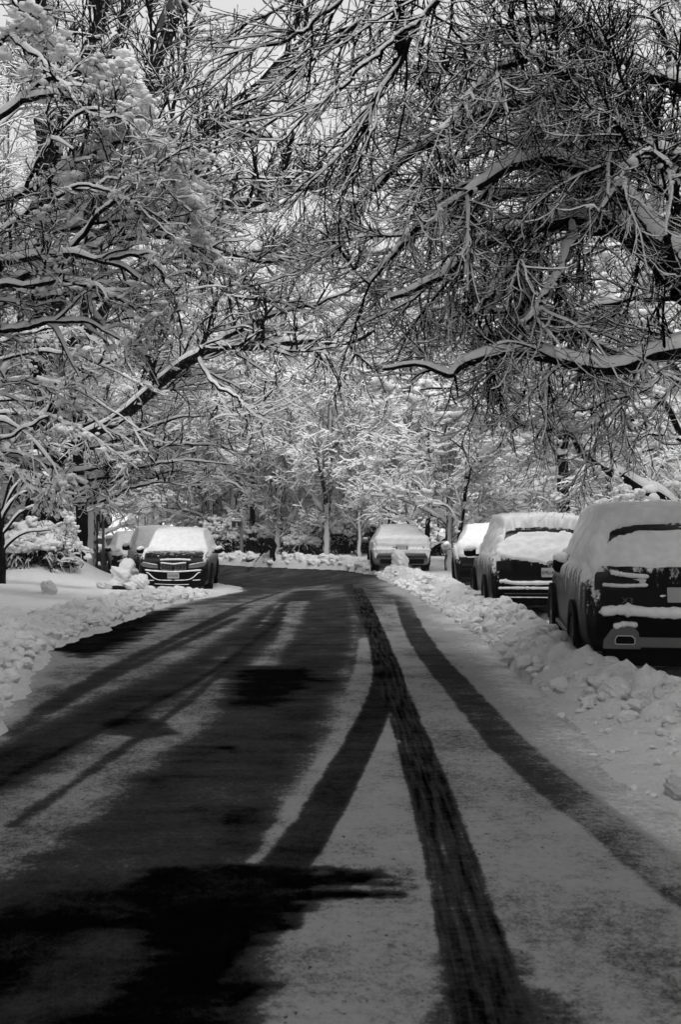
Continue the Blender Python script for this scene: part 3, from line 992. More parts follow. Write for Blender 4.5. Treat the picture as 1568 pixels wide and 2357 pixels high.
for q_ in range(3):
    t.add_pillows(heavy + t.rng.normal(0, .12, heavy.shape), 90, (.04, .12), flat=.75, rough=.45)
t.build()

# --- big oak on the lawn
t = Tree('lawn_oak', (-9.6, 32, gz(-9.6, 32) - .4), 'largest old oak on the left lawn, thick trunk rising from a snow mound', None, 15, 'oak_bark')
t.add_limb([(-9.6, 32, -.2), (-9.6, 32, .9), (-9.55, 32, 2.5), (-9.45, 32, 6), (-9.4, 31.9, 10), (-9.3, 31.8, 13.5)], .72, .42, 40, .03, 0, 14)
L = []
for c_, a_, b_ in [([P(110, 345, 31.8), P(85, 180, 31.5), P(60, 60, 31), P(40, -120, 30)], .30, .14),
                    ([P(112, 350, 31.8), P(115, 200, 31.6), P(98, 60, 31.5), P(80, -150, 31.5)], .26, .12),
                    ([P(115, 370, 31.8), P(150, 240, 31), P(205, 110, 30.5), P(240, 0, 30), P(250, -150, 29.5)], .30, .14),
                    ([P(118, 520, 31.9), P(190, 420, 30.5), P(280, 300, 29.5), P(330, 220, 29), P(400, 60, 28.5), P(470, -80, 28)], .26, .10),
                    ([P(120, 560, 31.9), P(220, 470, 29.5), P(310, 420, 28), P(400, 340, 27), P(460, 290, 26.5), P(540, 240, 26), P(640, 140, 25.5), P(740, 60, 25)], .24, .06),
                    ([P(120, 620, 31.9), P(260, 520, 29), P(380, 470, 27.5), P(470, 458, 27), P(560, 470, 26.5), P(640, 450, 26), P(720, 430, 25.6), P(820, 425, 25.2)], .22, .04),
                    ([P(122, 800, 31.9), P(200, 760, 30.5), P(300, 640, 29), P(390, 600, 28), P(480, 570, 27.5), P(600, 600, 27), P(700, 590, 27)], .18, .03),
                    ([P(125, 1060, 31.9), P(190, 1010, 30.5), P(280, 960, 29), P(355, 890, 28), P(420, 840, 27.3), P(480, 806, 27), P(560, 797, 26.8), P(650, 795, 26.6), P(720, 782, 26.6), P(800, 790, 26.6), P(860, 760, 26.6)], .20, .06),
                    ([P(455, 822, 27.1), P(480, 870, 26.5), P(520, 900, 26.2), P(560, 930, 26), P(612, 955, 25.8)], .07, .02),
                    ([P(480, 806, 27), P(560, 750, 27.3), P(660, 715, 27.5), P(760, 690, 27.5), P(850, 640, 27.5)], .09, .025),
                    ([P(400, 340, 27), P(395, 260, 26.6), P(420, 180, 26.4), P(430, 100, 26)], .07, .03),
                    ([P(380, 470, 27.5), P(420, 400, 27), P(460, 320, 27), P(480, 230, 27)], .07, .03),
                    ([P(280, 300, 29.5), P(250, 150, 29), P(290, 30, 28.5), P(300, -100, 28)], .12, .06),
                    ([P(460, 290, 26.5), P(560, 300, 26), P(680, 330, 25.6), P(800, 340, 25.5)], .08, .02),
                    ([P(390, 600, 28), P(500, 660, 27.5), P(600, 690, 27), P(700, 690, 27)], .07, .02)]:
    L.append(t.add_limb(c_, a_, b_, 40, .03, .6, 9))
lp, lr = join(*L)
b2 = sprout(lp, lr, t.rng, 2.6, (1.2, 3.4), 9, .15, 1, (.4, 1.1), .25, .09, (.02, -.05), .5, .045, .4, .9, .35)
t.add_twigs(*b2, .05, .5)
b3 = sprout(*b2, t.rng, 4.6, (.5, 1.4), 7, .1, 1, (.4, 1.1), .1, .12, (.03, 0), .65, .02, .5, .9, .3)
t.add_twigs(*b3, .034, .6)
b4 = sprout(*b3, t.rng, 4.6, (.25, .7), 5, .1, 1, (.4, 1.1), .1, .16, (0, 0),   .8, .010, .7, .9, .3)
t.add_twigs(*b4, .026, .6)
t.build()

# --- second trunk on the lawn with level spreading boughs
t = Tree('spreading_tree', (-9.0, 34.5, gz(-9.0, 34.5)), 'slimmer dark tree just right of the big oak, boughs fanning over the cars', None, 17)
t.add_limb([(-9.0, 34.5, -.2), (-9.0, 34.5, 2), (-9.1, 34.4, 5), (-8.9, 34.3, 8), (-8.6, 34, 11)], .24, .10, 36, .02, .3, 12)
L = []
for y0, pts in [(1135, [(240, 1120), (300, 1085), (380, 1065), (460, 1062), (540, 1070)]), (1085, [(240, 1075), (320, 1040), (420, 1022), (520, 1030), (580, 1045)]),
                (1040, [(250, 1020), (340, 985), (430, 960), (510, 965)]), (1150, [(150, 1110), (100, 1080), (40, 1070)]), (1110, [(250, 1100), (330, 1100), (400, 1085), (480, 1090)]),
                (990, [(240, 960), (320, 920), (420, 890), (510, 880)]), (1160, [(240, 1150), (300, 1125), (370, 1110), (430, 1120)])]:
    yy = 34.3
    L.append(t.add_limb([P(172, y0, yy)] + [P(a, b, yy - 1.2 * (k + 1) + t.rng.uniform(-.5, .5)) for k, (a, b) in enumerate(pts)], .085, .016, 30, .03, 1.2, 7))
lp = np.concatenate([p[:, ::1] for p, _ in L])
lr = np.concatenate([r for _, r in L])
b2 = sprout(lp, lr, t.rng, 3.0, (.8, 2.2), 8, .1, 1, (.3, .9), .1, .14, (.03, -.03), .5, .022, .45, .45, .4)
t.add_twigs(*b2, .04, .5)
b3 = sprout(*b2, t.rng, 4.5, (.35, 1.0), 6, .1, 1, (.3, .9), .1, .18, (.02, -.05), .65, .012, .6, .5, .3)
t.add_twigs(*b3, .026, .6)
b4 = sprout(*b3, t.rng, 3.5, (.2, .5), 4, .1, 1, (.3, .9), .1, .2, (0, -.05), .8, .009, .7, .6, .3)
t.add_twigs(*b4, .02, .6)
t.build()


# --- a free-standing street tree made from numbers (vase crown)
def vase_tree(name, base, label, group, seed, h, r0, fork, spread, bark='plastered_bark', dens=1.0, snow=.05, nl=9, lean=(0, 0), tilt=.55, drop_=-.03, pil=0, tw=1.0):
    t = Tree(name, base, label, group, seed, bark)
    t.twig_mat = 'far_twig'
    b = np.array(base, float)
    top = b + np.array([lean[0], lean[1], h])
    ctrl = [b + (0, 0, -.2), b + (top - b) * .12, b + (top - b) * .35 + t.rng.normal(0, .05, 3), b + (top - b) * .65 + t.rng.normal(0, .1, 3), top]
    T0 = t.add_limb(ctrl, r0, r0 * .22, 40, .01, .3, 12)
    # flare at the foot
    q, rr_ = T0
    L = [T0]
    for k in range(nl):
        f = fork + (.95 - fork) * (k / nl) ** 1.1
        a = k * 2.399 + t.rng.uniform(-.4, .4)
        i = int(f * 39)
        p0, rad0 = q[0, i], rr_[0, i]
        ln = spread * (1.15 - .7 * (f - fork) / (1 - fork + 1e-6)) * t.rng.uniform(.85, 1.15)
        e = t.rng.uniform(tilt * .6, tilt * 1.3)
        d = np.array([math.cos(a) * math.cos(e), math.sin(a) * math.cos(e), math.sin(e)])
        c_ = [p0, p0 + d * ln * .3 + (0, 0, .06 * ln), p0 + d * ln * .62 + (0, 0, .05 * ln), p0 + d * ln + (0, 0, -.06 * ln)]
        L.append(t.add_limb(c_, min(rad0 * .62, r0 * .5), .02, 40, .02, 1.0, 7))
    lp, lr = join(*L)
    b2 = sprout(lp, lr, t.rng, 2.4 * dens, (.8 * tw, 2.0 * tw), 8, .16, 1, (.4, 1.0), .2, .09, (.0, drop_), .5, .028, .4, .8, .4)
    t.add_twigs(*b2, snow * .85, .5)
    b3 = sprout(*b2, t.rng, 8.0 * dens, (.35 * tw, .95 * tw), 6, .1, 1, (.4, 1.0), .1, .12, (.0, drop_), .7, .011, .5, .8, .3)
    t.add_twigs(*b3, snow * .62, .6)
    b4 = sprout(*b3, t.rng, 7.0 * dens, (.2 * tw, .5 * tw), 4, .1, 1, (.4, 1.0), .1, .15, (.0, drop_), .8, .008, .7, .9, .3)
    t.add_twigs(*b4, snow * .48, .6)
    t.add_pillows(b2[0], pil, (.06, .2), flat=.7, rough=.5)
    return t.build()


def pz(x, Y):
    X = (x - HX) / FPX * Y
    return (X, Y, gz(X, Y))


FR = 'young street trees across the bend'
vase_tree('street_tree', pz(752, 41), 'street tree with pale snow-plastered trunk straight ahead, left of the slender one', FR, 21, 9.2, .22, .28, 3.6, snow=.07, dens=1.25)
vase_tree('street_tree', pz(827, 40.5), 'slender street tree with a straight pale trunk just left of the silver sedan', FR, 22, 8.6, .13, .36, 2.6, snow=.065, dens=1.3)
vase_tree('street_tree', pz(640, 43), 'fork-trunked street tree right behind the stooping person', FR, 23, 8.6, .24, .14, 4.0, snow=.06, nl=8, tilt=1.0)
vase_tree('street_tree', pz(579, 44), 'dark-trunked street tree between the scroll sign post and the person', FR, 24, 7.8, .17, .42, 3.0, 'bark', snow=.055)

RT = 'trees behind the right-hand parked cars'
vase_tree('roadside_tree', (6.1, 27.2, gz(6.1, 27.2)), 'dark straight trunk behind the second parked SUV, clumped snow in its crown', RT, 31, 8.5, .25, .46, 4.6, 'bark', 1.0, .07, 10, pil=500, tilt=.35, drop_=-.08)
vase_tree('roadside_tree', pz(1034, 32.5), 'grey snow-dusted trunk right of the silver sedan', RT, 32, 7.0, .16, .30, 3.2, 'plastered_bark', 1.0, .06, 8, pil=160, drop_=-.06)
vase_tree('roadside_tree', pz(1049, 31), 'thin dark leaning trunk touching the grey one right of the silver sedan', RT, 33, 6.5, .09, .34, 2.8, 'bark', 1.0, .06, 7, lean=(.8, .3), pil=120, drop_=-.06)
vase_tree('roadside_tree', (3.2, 36.5, gz(3.2, 36.5)), 'many-branched small tree between the stop sign and the grey trunk', RT, 34, 5.6, .12, .2, 2.6, 'bark', 1.0, .06, 8, pil=140, drop_=-.06)

# tree with the crooked limb beyond the near SUV
t = Tree('crooked_tree', (7.6, 19.5, gz(7.6, 19.5)), 'leaning tree behind the near SUV with a crooked bare limb carrying a roll of snow', RT, 37)
t.add_limb([(7.6, 19.5, -.1), (7.4, 19.4, 1.2), (7.0, 19.2, 2.4), (6.8, 19, 4), (6.9, 19, 6), (6.6, 19, 7.5)], .2, .07, 30, .015, .4)
L = []
for c_, a_, b_ in [([(7.45, 19.4, 1.0), P(1530, 1150, 18.5), P(1480, 1130, 18.2), P(1430, 1095, 18), P(1370, 1065, 18), P(1342, 1035, 18), P(1315, 1000, 18), P(1260, 985, 18), P(1205, 980, 18), P(1190, 950, 18), P(1165, 935, 18)], .13, .03),
                    ([(7.0, 19.2, 2.4), P(1540, 940, 18.8), P(1470, 880, 18.6), P(1390, 870, 18.4), P(1300, 880, 18.2), P(1220, 900, 18)], .07, .015),
                    ([(6.8, 19, 4), P(1500, 780, 18.5), P(1400, 740, 18), P(1290, 760, 17.8), P(1190, 830, 17.6), P(1100, 890, 17.6)], .07, .015),
                    ([(6.9, 19, 5.5), P(1560, 600, 18.8), P(1450, 560, 18.5), P(1330, 600, 18.3), P(1200, 680, 18)], .06, .015),
                    ([(7.2, 19.3, 1.8), P(1620, 1050, 18.8), P(1560, 1010, 18.4), P(1500, 1000, 18.2), P(1450, 1020, 18)], .05, .015)]:
    L.append(t.add_limb(c_, a_, b_, 40, .016, 1.0))
lp, lr = join(*L)
b2 = sprout(lp, lr, t.rng, 3.0, (.7, 1.9), 8, .15, 1, (.4, 1.1), .1, .18, (.05, -.15), .5, .02, .45, .8, .35)
t.add_twigs(*b2, .045, .6)
b3 = sprout(*b2, t.rng, 5.0, (.3, .8), 6, .1, 1, (.4, 1.1), 0, .22, (-.05, -.1), .7, .011, .6, .9, .3)
t.add_twigs(*b3, .034, .7)
b4 = sprout(*b3, t.rng, 4, (.12, .35), 4, .1, 1, (.4, 1.1), 0, .25, (-.05, .1), .8, .008, .7, .9, .3)
t.add_twigs(*b4, .024, .7)
t.add_pillows(b3[0], 900, (.04, .15), flat=.75, rough=.5)
t.build()

# small lawn tree bent under snow balls, at the left edge
t = Tree('lawn_sapling', (-8.35, 24.6, gz(-8.35, 24.6)), 'small lawn tree at the left picture edge, arched branches ending in snow pompons', None, 41)
t.add_limb([(-8.35, 24.6, -.1), (-8.37, 24.6, .7), P(4, 1245, 24.6), P(2, 1200, 24.6), P(-15, 1130, 24.6)], .09, .05, 24, .01, .4)
L = []
for c_ in [[(8, 1268), (40, 1235), (80, 1222), (130, 1222), (165, 1235), (182, 1262)], [(4, 1230), (40, 1185), (75, 1165), (120, 1170), (155, 1195), (172, 1225)],
           [(2, 1205), (30, 1150), (70, 1130), (105, 1135), (140, 1160), (158, 1195)], [(0, 1190), (40, 1115), (80, 1090), (115, 1100), (140, 1130)],
           [(0, 1180), (30, 1090), (55, 1050), (85, 1050)], [(2, 1240), (-40, 1200), (-80, 1190)], [(170, 1235), (185, 1260), (190, 1300)], [(0, 1190), (-30, 1120), (-60, 1100)]]:
    L.append(t.add_limb([P(a, b, 24.6 - .12 * k) for k, (a, b) in enumerate(c_)], .035, .01, 24, .012, 1.8))
lp, lr = join(*L)
b2 = sprout(lp, lr, t.rng, 5, (.25, .7), 7, .3, 1, (.4, 1.1), 0, .2, (0, -.2), .6, .01, .5, .8, .3)
t.add_twigs(*b2, .05, .7)
b3 = sprout(*b2, t.rng, 6, (.12, .35), 4, .2, 1, (.4, 1.1), 0, .2, (0, -.2), .6, .008, .6, .9, .3)
t.add_twigs(*b3, .03, .7)
t.add_pillows(lp[:5, 12:], 70, (.05, .12), flat=.8, rough=.4)
t.add_pillows(b2[0], 60, (.04, .10), flat=.8, rough=.4)
t.build()

# conifer-like drooping tree low on the left, between the laden tree and the oak
t = Tree('drooping_tree', (-9.3, 21.5, gz(-9.3, 21.5)), 'drooping tree at the left edge below the laden tree with long snow-rolled shoots pointing right', None, 43)
t.add_limb([(-9.3, 21.5, -.1), (-9.3, 21.5, 1.5), (-9.2, 21.5, 3.5), (-9.1, 21.5, 6)], .14, .05, 24, .012, .4)
L = []
for c_ in [[(-90, 860), (60, 815), (150, 815), (240, 845), (330, 890)], [(-100, 900), (40, 880), (140, 885), (230, 930), (310, 985)], [(-100, 960), (30, 950), (100, 960), (190, 990), (285, 1060)],
           [(-100, 1000), (0, 1010), (60, 985), (110, 960), (130, 1000)], [(-100, 1040), (20, 1040), (80, 1060), (130, 1110)], [(-90, 830), (20, 780), (120, 760), (200, 780)],
           [(-100, 930), (60, 920), (180, 940), (260, 1010)], [(-100, 980), (0, 970), (60, 1000), (120, 1070), (140, 1130)], [(-100, 1080), (0, 1070), (50, 1100), (70, 1150)]]:
    L.append(t.add_limb([P(a, b, 21.3 - .4 * k) for k, (a, b) in enumerate(c_)], .04, .01, 30, .015, 2.0))
lp, lr = join(*L)
b2 = sprout(lp, lr, t.rng, 3.4, (.5, 1.3), 7, .2, 1, (.4, 1.1), -.1, .15, (-.05, -.2), .55, .013, .5, .7, .3, bias=(.4, 0, 0))
t.add_twigs(*b2, .06, .7)
b3 = sprout(*b2, t.rng, 6, (.2, .6), 5, .1, 1, (.4, 1.1), -.1, .2, (-.05, -.15), .65, .009, .6, .9, .3)
t.add_twigs(*b3, .04, .8)
b4 = sprout(*b3, t.rng, 4, (.1, .25), 4, .1, 1, (.4, 1.1), -.1, .2, (-.05, -.1), .8, .007, .7, .9, .3)
t.add_twigs(*b4, .03, .8)
t.add_pillows(b2[0], 200, (.04, .11), flat=.7, rough=.5)
t.build()

# --- the wood behind: three kinds, many trees
WG = 'snow-covered trees of the wood behind the street'
WL = 'pale snow-covered bare tree among the crowded wood behind the street'
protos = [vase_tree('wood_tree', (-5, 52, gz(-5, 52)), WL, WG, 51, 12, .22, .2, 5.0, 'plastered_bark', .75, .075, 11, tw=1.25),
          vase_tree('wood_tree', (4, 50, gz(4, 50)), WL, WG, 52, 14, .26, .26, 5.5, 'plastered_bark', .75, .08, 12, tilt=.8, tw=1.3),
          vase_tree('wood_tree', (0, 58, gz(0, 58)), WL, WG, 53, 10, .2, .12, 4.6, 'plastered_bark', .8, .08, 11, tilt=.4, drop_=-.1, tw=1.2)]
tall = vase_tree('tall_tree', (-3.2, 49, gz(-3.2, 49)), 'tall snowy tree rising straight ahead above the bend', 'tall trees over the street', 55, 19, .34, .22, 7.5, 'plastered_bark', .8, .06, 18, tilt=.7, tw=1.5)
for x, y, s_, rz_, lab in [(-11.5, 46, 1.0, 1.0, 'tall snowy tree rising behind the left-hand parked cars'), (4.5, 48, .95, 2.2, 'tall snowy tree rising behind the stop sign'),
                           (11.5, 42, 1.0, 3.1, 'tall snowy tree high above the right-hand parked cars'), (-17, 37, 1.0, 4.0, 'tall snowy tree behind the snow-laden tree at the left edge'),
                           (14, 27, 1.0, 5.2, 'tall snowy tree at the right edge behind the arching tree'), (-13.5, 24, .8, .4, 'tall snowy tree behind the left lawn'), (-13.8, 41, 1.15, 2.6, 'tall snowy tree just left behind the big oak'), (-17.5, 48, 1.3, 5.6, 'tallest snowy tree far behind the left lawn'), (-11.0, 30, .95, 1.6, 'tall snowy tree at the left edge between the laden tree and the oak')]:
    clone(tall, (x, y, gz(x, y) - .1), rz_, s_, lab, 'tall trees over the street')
shade_canopy = vase_tree('shade_tree', (-6.8, 3.5, gz(-6.8, 3.5)), 'unseen tree added left of the photographer to shade the near road', 'added shade trees around the camera', 57, 14, .3, .5, 7.5, 'bark', .95, .13, 20, tilt=.45, tw=1.3)  # unseen trees added to keep sky and sun off the near scene
for x, y, s_, rz_, lab in [(8.8, 0.0, 1.0, 1.9, 'unseen tree added right of the photographer to shade the near road'),
                           (-10.0, 9.0, 1.28, 3.3, 'unseen tree added to shade the laden tree at the left'),
                           (9.2, 7.0, 1.05, 4.4, 'unseen tree added to shade the arching tree at the right'),
                           (-6.5, -7, 1.0, 2.4, 'unseen shade tree added behind the photographer on the left verge'), (6.5, -8.5, 1.0, 5.1, 'unseen shade tree added behind the photographer on the right verge'),
                           (-6.8, -16, 1.1, 1.4, 'farther unseen shade tree added behind the photographer on the left'), (6.8, -17, 1.1, 3.7, 'farther unseen shade tree added behind the photographer on the right')]:
    clone(shade_canopy, (x, y, gz(x, y) - .1), rz_, s_, lab, 'added shade trees around the camera')
clone(protos[1], (-9.4, 17.2, gz(-9.4, 17.2) - .1), 1.0, .7, 'bare snowy tree at the left edge close behind the laden tree', 'bare trees further back on both sides')
clone(protos[0], (-10.8, 19, gz(-10.8, 19) - .1), 2.0, .75, 'bare snowy tree at the left edge behind the laden tree', 'bare trees further back on both sides')
wr = np.random.default_rng(61)
spots = []
for row, (y0, n_, x0, x1, sc) in enumerate([(50, 7, -12, 17, .95), (60, 10, -24, 24, 1.15), (74, 13, -34, 34, 1.4), (92, 15, -44, 44, 1.75), (44, 3, 8.5, 17, .9)]):
    for k in range(n_):
        x = x0 + (x1 - x0) * (k + .5) / n_ + wr.uniform(-1, 1)
        y = y0 + wr.uniform(-2.5, 2.5)
        if xl(y) - 1 < x < xr(y) + 1.5 and y < 80:
            x = xr(y) + 2
        spots.append((x, y, sc * wr.uniform(.85, 1.2)))
for k, (x, y, s_) in enumerate(spots):
    clone(protos[int(wr.integers(3))], (x, y, gz(x, y) - .1), wr.uniform(0, 6.28), s_, WL, WG)
for x, y, s_, lab in [(8.8, 16.5, .62, 'bare tree beyond the right verge whose snowy twigs fill the gaps behind the arching tree'),
                      (9.5, 23, .72, 'bare tree on the right verge behind the crooked-limbed tree'),
                      (10.5, 34, .85, 'bare tree on the right behind the dark straight trunk'),
                      (-13.5, 27, .8, 'bare tree behind the left lawn, left of the oak'),
                      (-12.5, 40, .95, 'bare tree past the oak on the far side of the lawn'),
                      (-6.5, 50, .95, 'tall bare tree above the parked cars on the left')]:
    clone(protos[(int(x) + 3) % 3], (x, y, gz(x, y) - .1), x, s_, lab, 'bare trees further back on both sides')
# ---------------------------------------------------------------- cars
def paint(name, col, frost, streak=1.0):
    """car paint under stuck snow: vertical runs and crystals, thicker towards the shoulder line"""
    m = mat(name, col, 0.35, 0.10)
    n = N(m)
    co = n.coords('Object', (7, 7, 1.6))
    r = n.noise(1.3, co, 6, .7)
    sp = n.noise(30, n.coords('Object'), 4, .75)
    at = n.attr('frost')
    x = n.math('ADD', n.math('MULTIPLY', r, .75), n.math('MULTIPLY', sp, .35))
    x = n.math('ADD', x, n.math('MULTIPLY', n.math('SUBTRACT', at, 0.5), frost))
    f = n.ramp(x, .655, .755)
    n.grey(n.mix(f, col, .62))
    n.link(n.mix(f, .35, .9), n.b.inputs['Roughness'])
    n.bump(f, .5, .015)
    return m


M['paint_black'] = paint('black_paint', .003, .42)
M['paint_dark'] = paint('dark_paint', .004, .55)
M['paint_silver'] = paint('silver_paint', .20, .8)
M['paint_white'] = paint('white_paint', .35, .8)
M['paint_grey'] = paint('grey_paint', .06, .6)
M['glass'] = mat('car_glass', .006, .15, .3)
M['trim'] = mat('black_trim', .002, .7, .05)
M['rubber'] = mat('rubber', .003, .9, .04)
M['rim'] = mat('rim_metal', .09, .45, .5, .6)
M['skid'] = mat('skid_metal', .10, .5, .4, .3)
M['chrome'] = mat('chrome', .45, .25, .5, 1.0)
M['lamp'] = mat('lamp_lens', .01, .2, .2)
M['lamp_clear'] = mat('headlamp_lens', .12, .15, .5)
M['plate'] = mat('plate_white', .34, .6, .3)
M['ink'] = mat('plate_ink', .012, .6, .3)


def pchip(xs, ys, q):
    xs, ys = np.asarray(xs, float), np.asarray(ys, float)
    h = np.diff(xs)
    d = np.diff(ys) / h
    m = np.zeros_like(ys)
    for i in range(1, len(xs) - 1):
        if d[i - 1] * d[i] > 0:
            w1, w2 = 2 * h[i] + h[i - 1], h[i] + 2 * h[i - 1]
            m[i] = (w1 + w2) / (w1 / d[i - 1] + w2 / d[i])
    m[0], m[-1] = d[0], d[-1]
    i = np.clip(np.searchsorted(xs, q) - 1, 0, len(xs) - 2)
    t = (q - xs[i]) / h[i]
    return ys[i] * (1 + 2 * t) * (1 - t) ** 2 + m[i] * h[i] * t * (1 - t) ** 2 + ys[i + 1] * t * t * (3 - 2 * t) + m[i + 1] * h[i] * t * t * (t - 1)


def font_mesh(o):
    dg = bpy.context.evaluated_depsgraph_get()
    me = bpy.data.meshes.new_from_object(o.evaluated_get(dg))
    n_ = bpy.data.objects.new(o.name, me)
    nm = o.name
    COL.objects.link(n_)
    n_.parent, n_.location, n_.rotation_euler, n_.scale = o.parent, o.location, o.rotation_euler, o.scale
    bpy.data.objects.remove(o)
    n_.name = nm
    return n_


class Car:
    """stations: y, half width, z bottom, z shoulder, z top, half width at the roof edge"""

    def __init__(s, name, loc, yaw, label, st, paint_, group=None):
        s.st = np.array(st, float)
        s.root = empty(name, loc, label, 'car', group, yaw)
        s.paint = paint_
        y, zt = s.st[:, 0], s.st[:, 4]
        s.u = np.concatenate([[0], np.cumsum(np.hypot(np.diff(y), np.diff(zt)) + 1e-3)])
        s.rng = np.random.default_rng(int(abs(loc[0] * 100)) + 3)

    def cols(s, q):
        return [pchip(s.u, s.st[:, k], q) for k in range(6)]

    def S(s, q, w):
        """q (n) along, w (m) around in -1..1 (0 roof centre, |1| belly centre) -> (n,m,3)"""
        y, hw, z0, zb, zt, hr = s.cols(q)
        zb = np.minimum(zb, zt - .02)
        h = zb - z0
        gh = zt - zb
        pts = [(0 * hw, z0), (.80 * hw, z0), (.955 * hw, z0 + .10 * h), (.99 * hw, z0 + .35 * h), (1.0 * hw, z0 + .66 * h), (.975 * hw, z0 + .93 * h),
               (.93 * hw * .8 + hr * .2 * 1.0, zb + .08 * gh), (.5 * (.93 * hw + hr), zb + .5 * gh), (hr, zb + .88 * gh), (.86 * hr, zt - .06 * gh), (.45 * hr, zt - .012 * gh), (0 * hr, zt)]
        c = np.stack([np.stack(p, -1) for p in pts], 1)                    # n,12,2
        a = (1 - np.abs(w)) * 11
        i = np.minimum(a.astype(int), 10)
        f = (a - i)[None, :, None]
        g = lambda k: c[:, np.clip(k, 0, 11)]
        p0, p1, p2, p3 = g(i - 1), g(i), g(i + 1), g(i + 2)
        xz = p1 + .5 * f * (p2 - p0 + f * (2 * p0 - 5 * p1 + 4 * p2 - p3 + f * (3 * (p1 - p2) + p3 - p0)))
        x = xz[..., 0] * np.where(w < 0, -1, 1)[None]
        return np.stack([x, np.repeat(y[:, None], len(w), 1), xz[..., 1]], -1)

    def normals(s, p):
        du, dw = np.gradient(p, axis=0), np.gradient(p, axis=1)
        return unit(np.cross(dw, du))

    def qz(s, z, front=False):
        """u where the centre profile reaches height z on the rear (or front) end"""
        q = np.linspace(0, s.u[-1], 3000)
        zt = pchip(s.u, s.st[:, 4], q)
        if front:
            return q[len(q) - 1 - np.argmax(zt[::-1] >= z)]
        return q[np.argmax(zt >= z)]

    def qy(s, y):
        q = np.linspace(0, s.u[-1], 3000)
        return q[np.argmax(pchip(s.u, s.st[:, 0], q) >= y)]

    def yat(s, z, front=False):
        return float(pchip(s.u, s.st[:, 0], np.array([s.qz(z, front)]))[0])

    def body(s):
        q = np.linspace(0, s.u[-1], 150)
        w_ = np.linspace(-1, 1, 89)
        p = s.S(q, w_)
        n_, m_ = len(q), len(w_)
        i = np.arange(n_ - 1)[:, None] * m_ + np.arange(m_ - 1)[None]
        f = np.stack([i, i + m_, i + m_ + 1, i + 1], -1).reshape(-1, 4)
        v = p.reshape(-1, 3)
        # end caps: fold each end ring to its middle line
        for ring, flip in ((0, 1), (n_ - 1, 0)):
            a = ring * m_ + np.arange(m_ // 2)
            b = ring * m_ + m_ - 1 - np.arange(m_ // 2)
            c = np.stack([a[:-1], a[1:], b[1:], b[:-1]], -1)
            f = np.concatenate([f, c[:, ::-1] if flip else c])
        zb = s.st[:, 3].max()
        fr = np.clip((v[:, 2] - .35) / (zb - .35), 0, 1) ** 1.5
        fr = fr * .8 + .3 * (np.abs(v[:, 0]) > .8 * s.st[:, 1].max()) * sstep(.4, .8, v[:, 2])
        s.b = mesh_np('body', v, f, s.paint, parent=s.root, attrs={'frost': fr})
        return s.b

    def slab(s, name, q0, q1, w0, w1, th, m, parent=None, n_=14, m_=14, sink=.01):
        """a plate lying on the body surface between two positions along and around"""
        q, w_ = np.linspace(q0, q1, n_), np.linspace(w0, w1, m_)
        p = s.S(q, w_)
        nn = s.normals(p)
        o, i_ = p + nn * th, p - nn * sink
        v = np.concatenate([o.reshape(-1, 3), i_.reshape(-1, 3)])
        a = np.arange(n_ - 1)[:, None] * m_ + np.arange(m_ - 1)[None]
        f1 = np.stack([a, a + m_, a + m_ + 1, a + 1], -1).reshape(-1, 4)
        ring = np.concatenate([np.arange(m_), np.arange(1, n_) * m_ + m_ - 1, (n_ - 1) * m_ + np.arange(m_ - 2, -1, -1), np.arange(n_ - 2, 0, -1) * m_])
        r2 = np.roll(ring, -1)
        k = n_ * m_
        f2 = np.stack([ring, r2, r2 + k, ring + k], -1)
        return mesh_np(name, v, np.concatenate([f1, f2, f1[:, ::-1] + k]), m, parent=parent or s.root, smooth=False)

    def snow(s, fn, wmax=.66, n_=190, m_=150, name='snow_cover', seed=1):
        """snow lying on the car: fn(x, y, z, nz, w, noise) gives its thickness, below zero = none"""
        q, w_ = np.linspace(.002, s.u[-1] - .002, n_), np.linspace(-wmax, wmax, m_)
        p = s.S(q, w_)
        nn = s.normals(p)
        x, y, z = p[..., 0], p[..., 1], p[..., 2]
        n1 = fbm(x * 4 + 50, (y + z * 1.7) * 4 + 50, 4, seed)
        n2 = fbm(x * 17 + 50, (y + z) * 17 + 50, 3, seed + 5)
        t = fn(x, y, z, nn[..., 2], np.repeat(np.abs(w_)[None], n_, 0), n1 - .5, n2 - .5)
        t = np.clip(t, -.012, .2)
        edge = np.zeros_like(t, bool)
        edge[0], edge[-1], edge[:, 0], edge[:, -1] = True, True, True, True
        t[edge] = -.012
        pos = np.clip(t, 0, None)
        up = np.array([0, 0, 1.])
        v = p + nn * np.where(t < 0, t, t * .55)[..., None] + up * (pos * .55)[..., None]
        a = np.arange(n_ - 1)[:, None] * m_ + np.arange(m_ - 1)[None]
        f = np.stack([a, a + m_, a + m_ + 1, a + 1], -1)
        keep = (np.maximum(np.maximum(t[:-1, :-1], t[1:, 1:]), np.maximum(t[1:, :-1], t[:-1, 1:])) > -.011)
        f = f[keep]
        return mesh_np(name, v.reshape(-1, 3), f, M['snow'], parent=s.root)

    def wheel(s, x, y, R=.36, w_=.24):
        sgn = 1 if x > 0 else -1
        a = np.linspace(0, 2 * np.pi, 41)[:-1]

        def lathe(prof):
            pr = np.array(prof)                         # (axial, radius)
            v = np.stack([np.repeat(sgn * pr[:, :1], 40, 1), pr[:, 1:] * np.cos(a), pr[:, 1:] * np.sin(a)], -1)
            k = np.arange(len(pr) - 1)[:, None] * 40 + np.arange(40)[None]
            k2 = np.arange(len(pr) - 1)[:, None] * 40 + (np.arange(40)[None] + 1) % 40
            return v.reshape(-1, 3), np.stack([k, k2, k2 + 40, k + 40], -1).reshape(-1, 4)
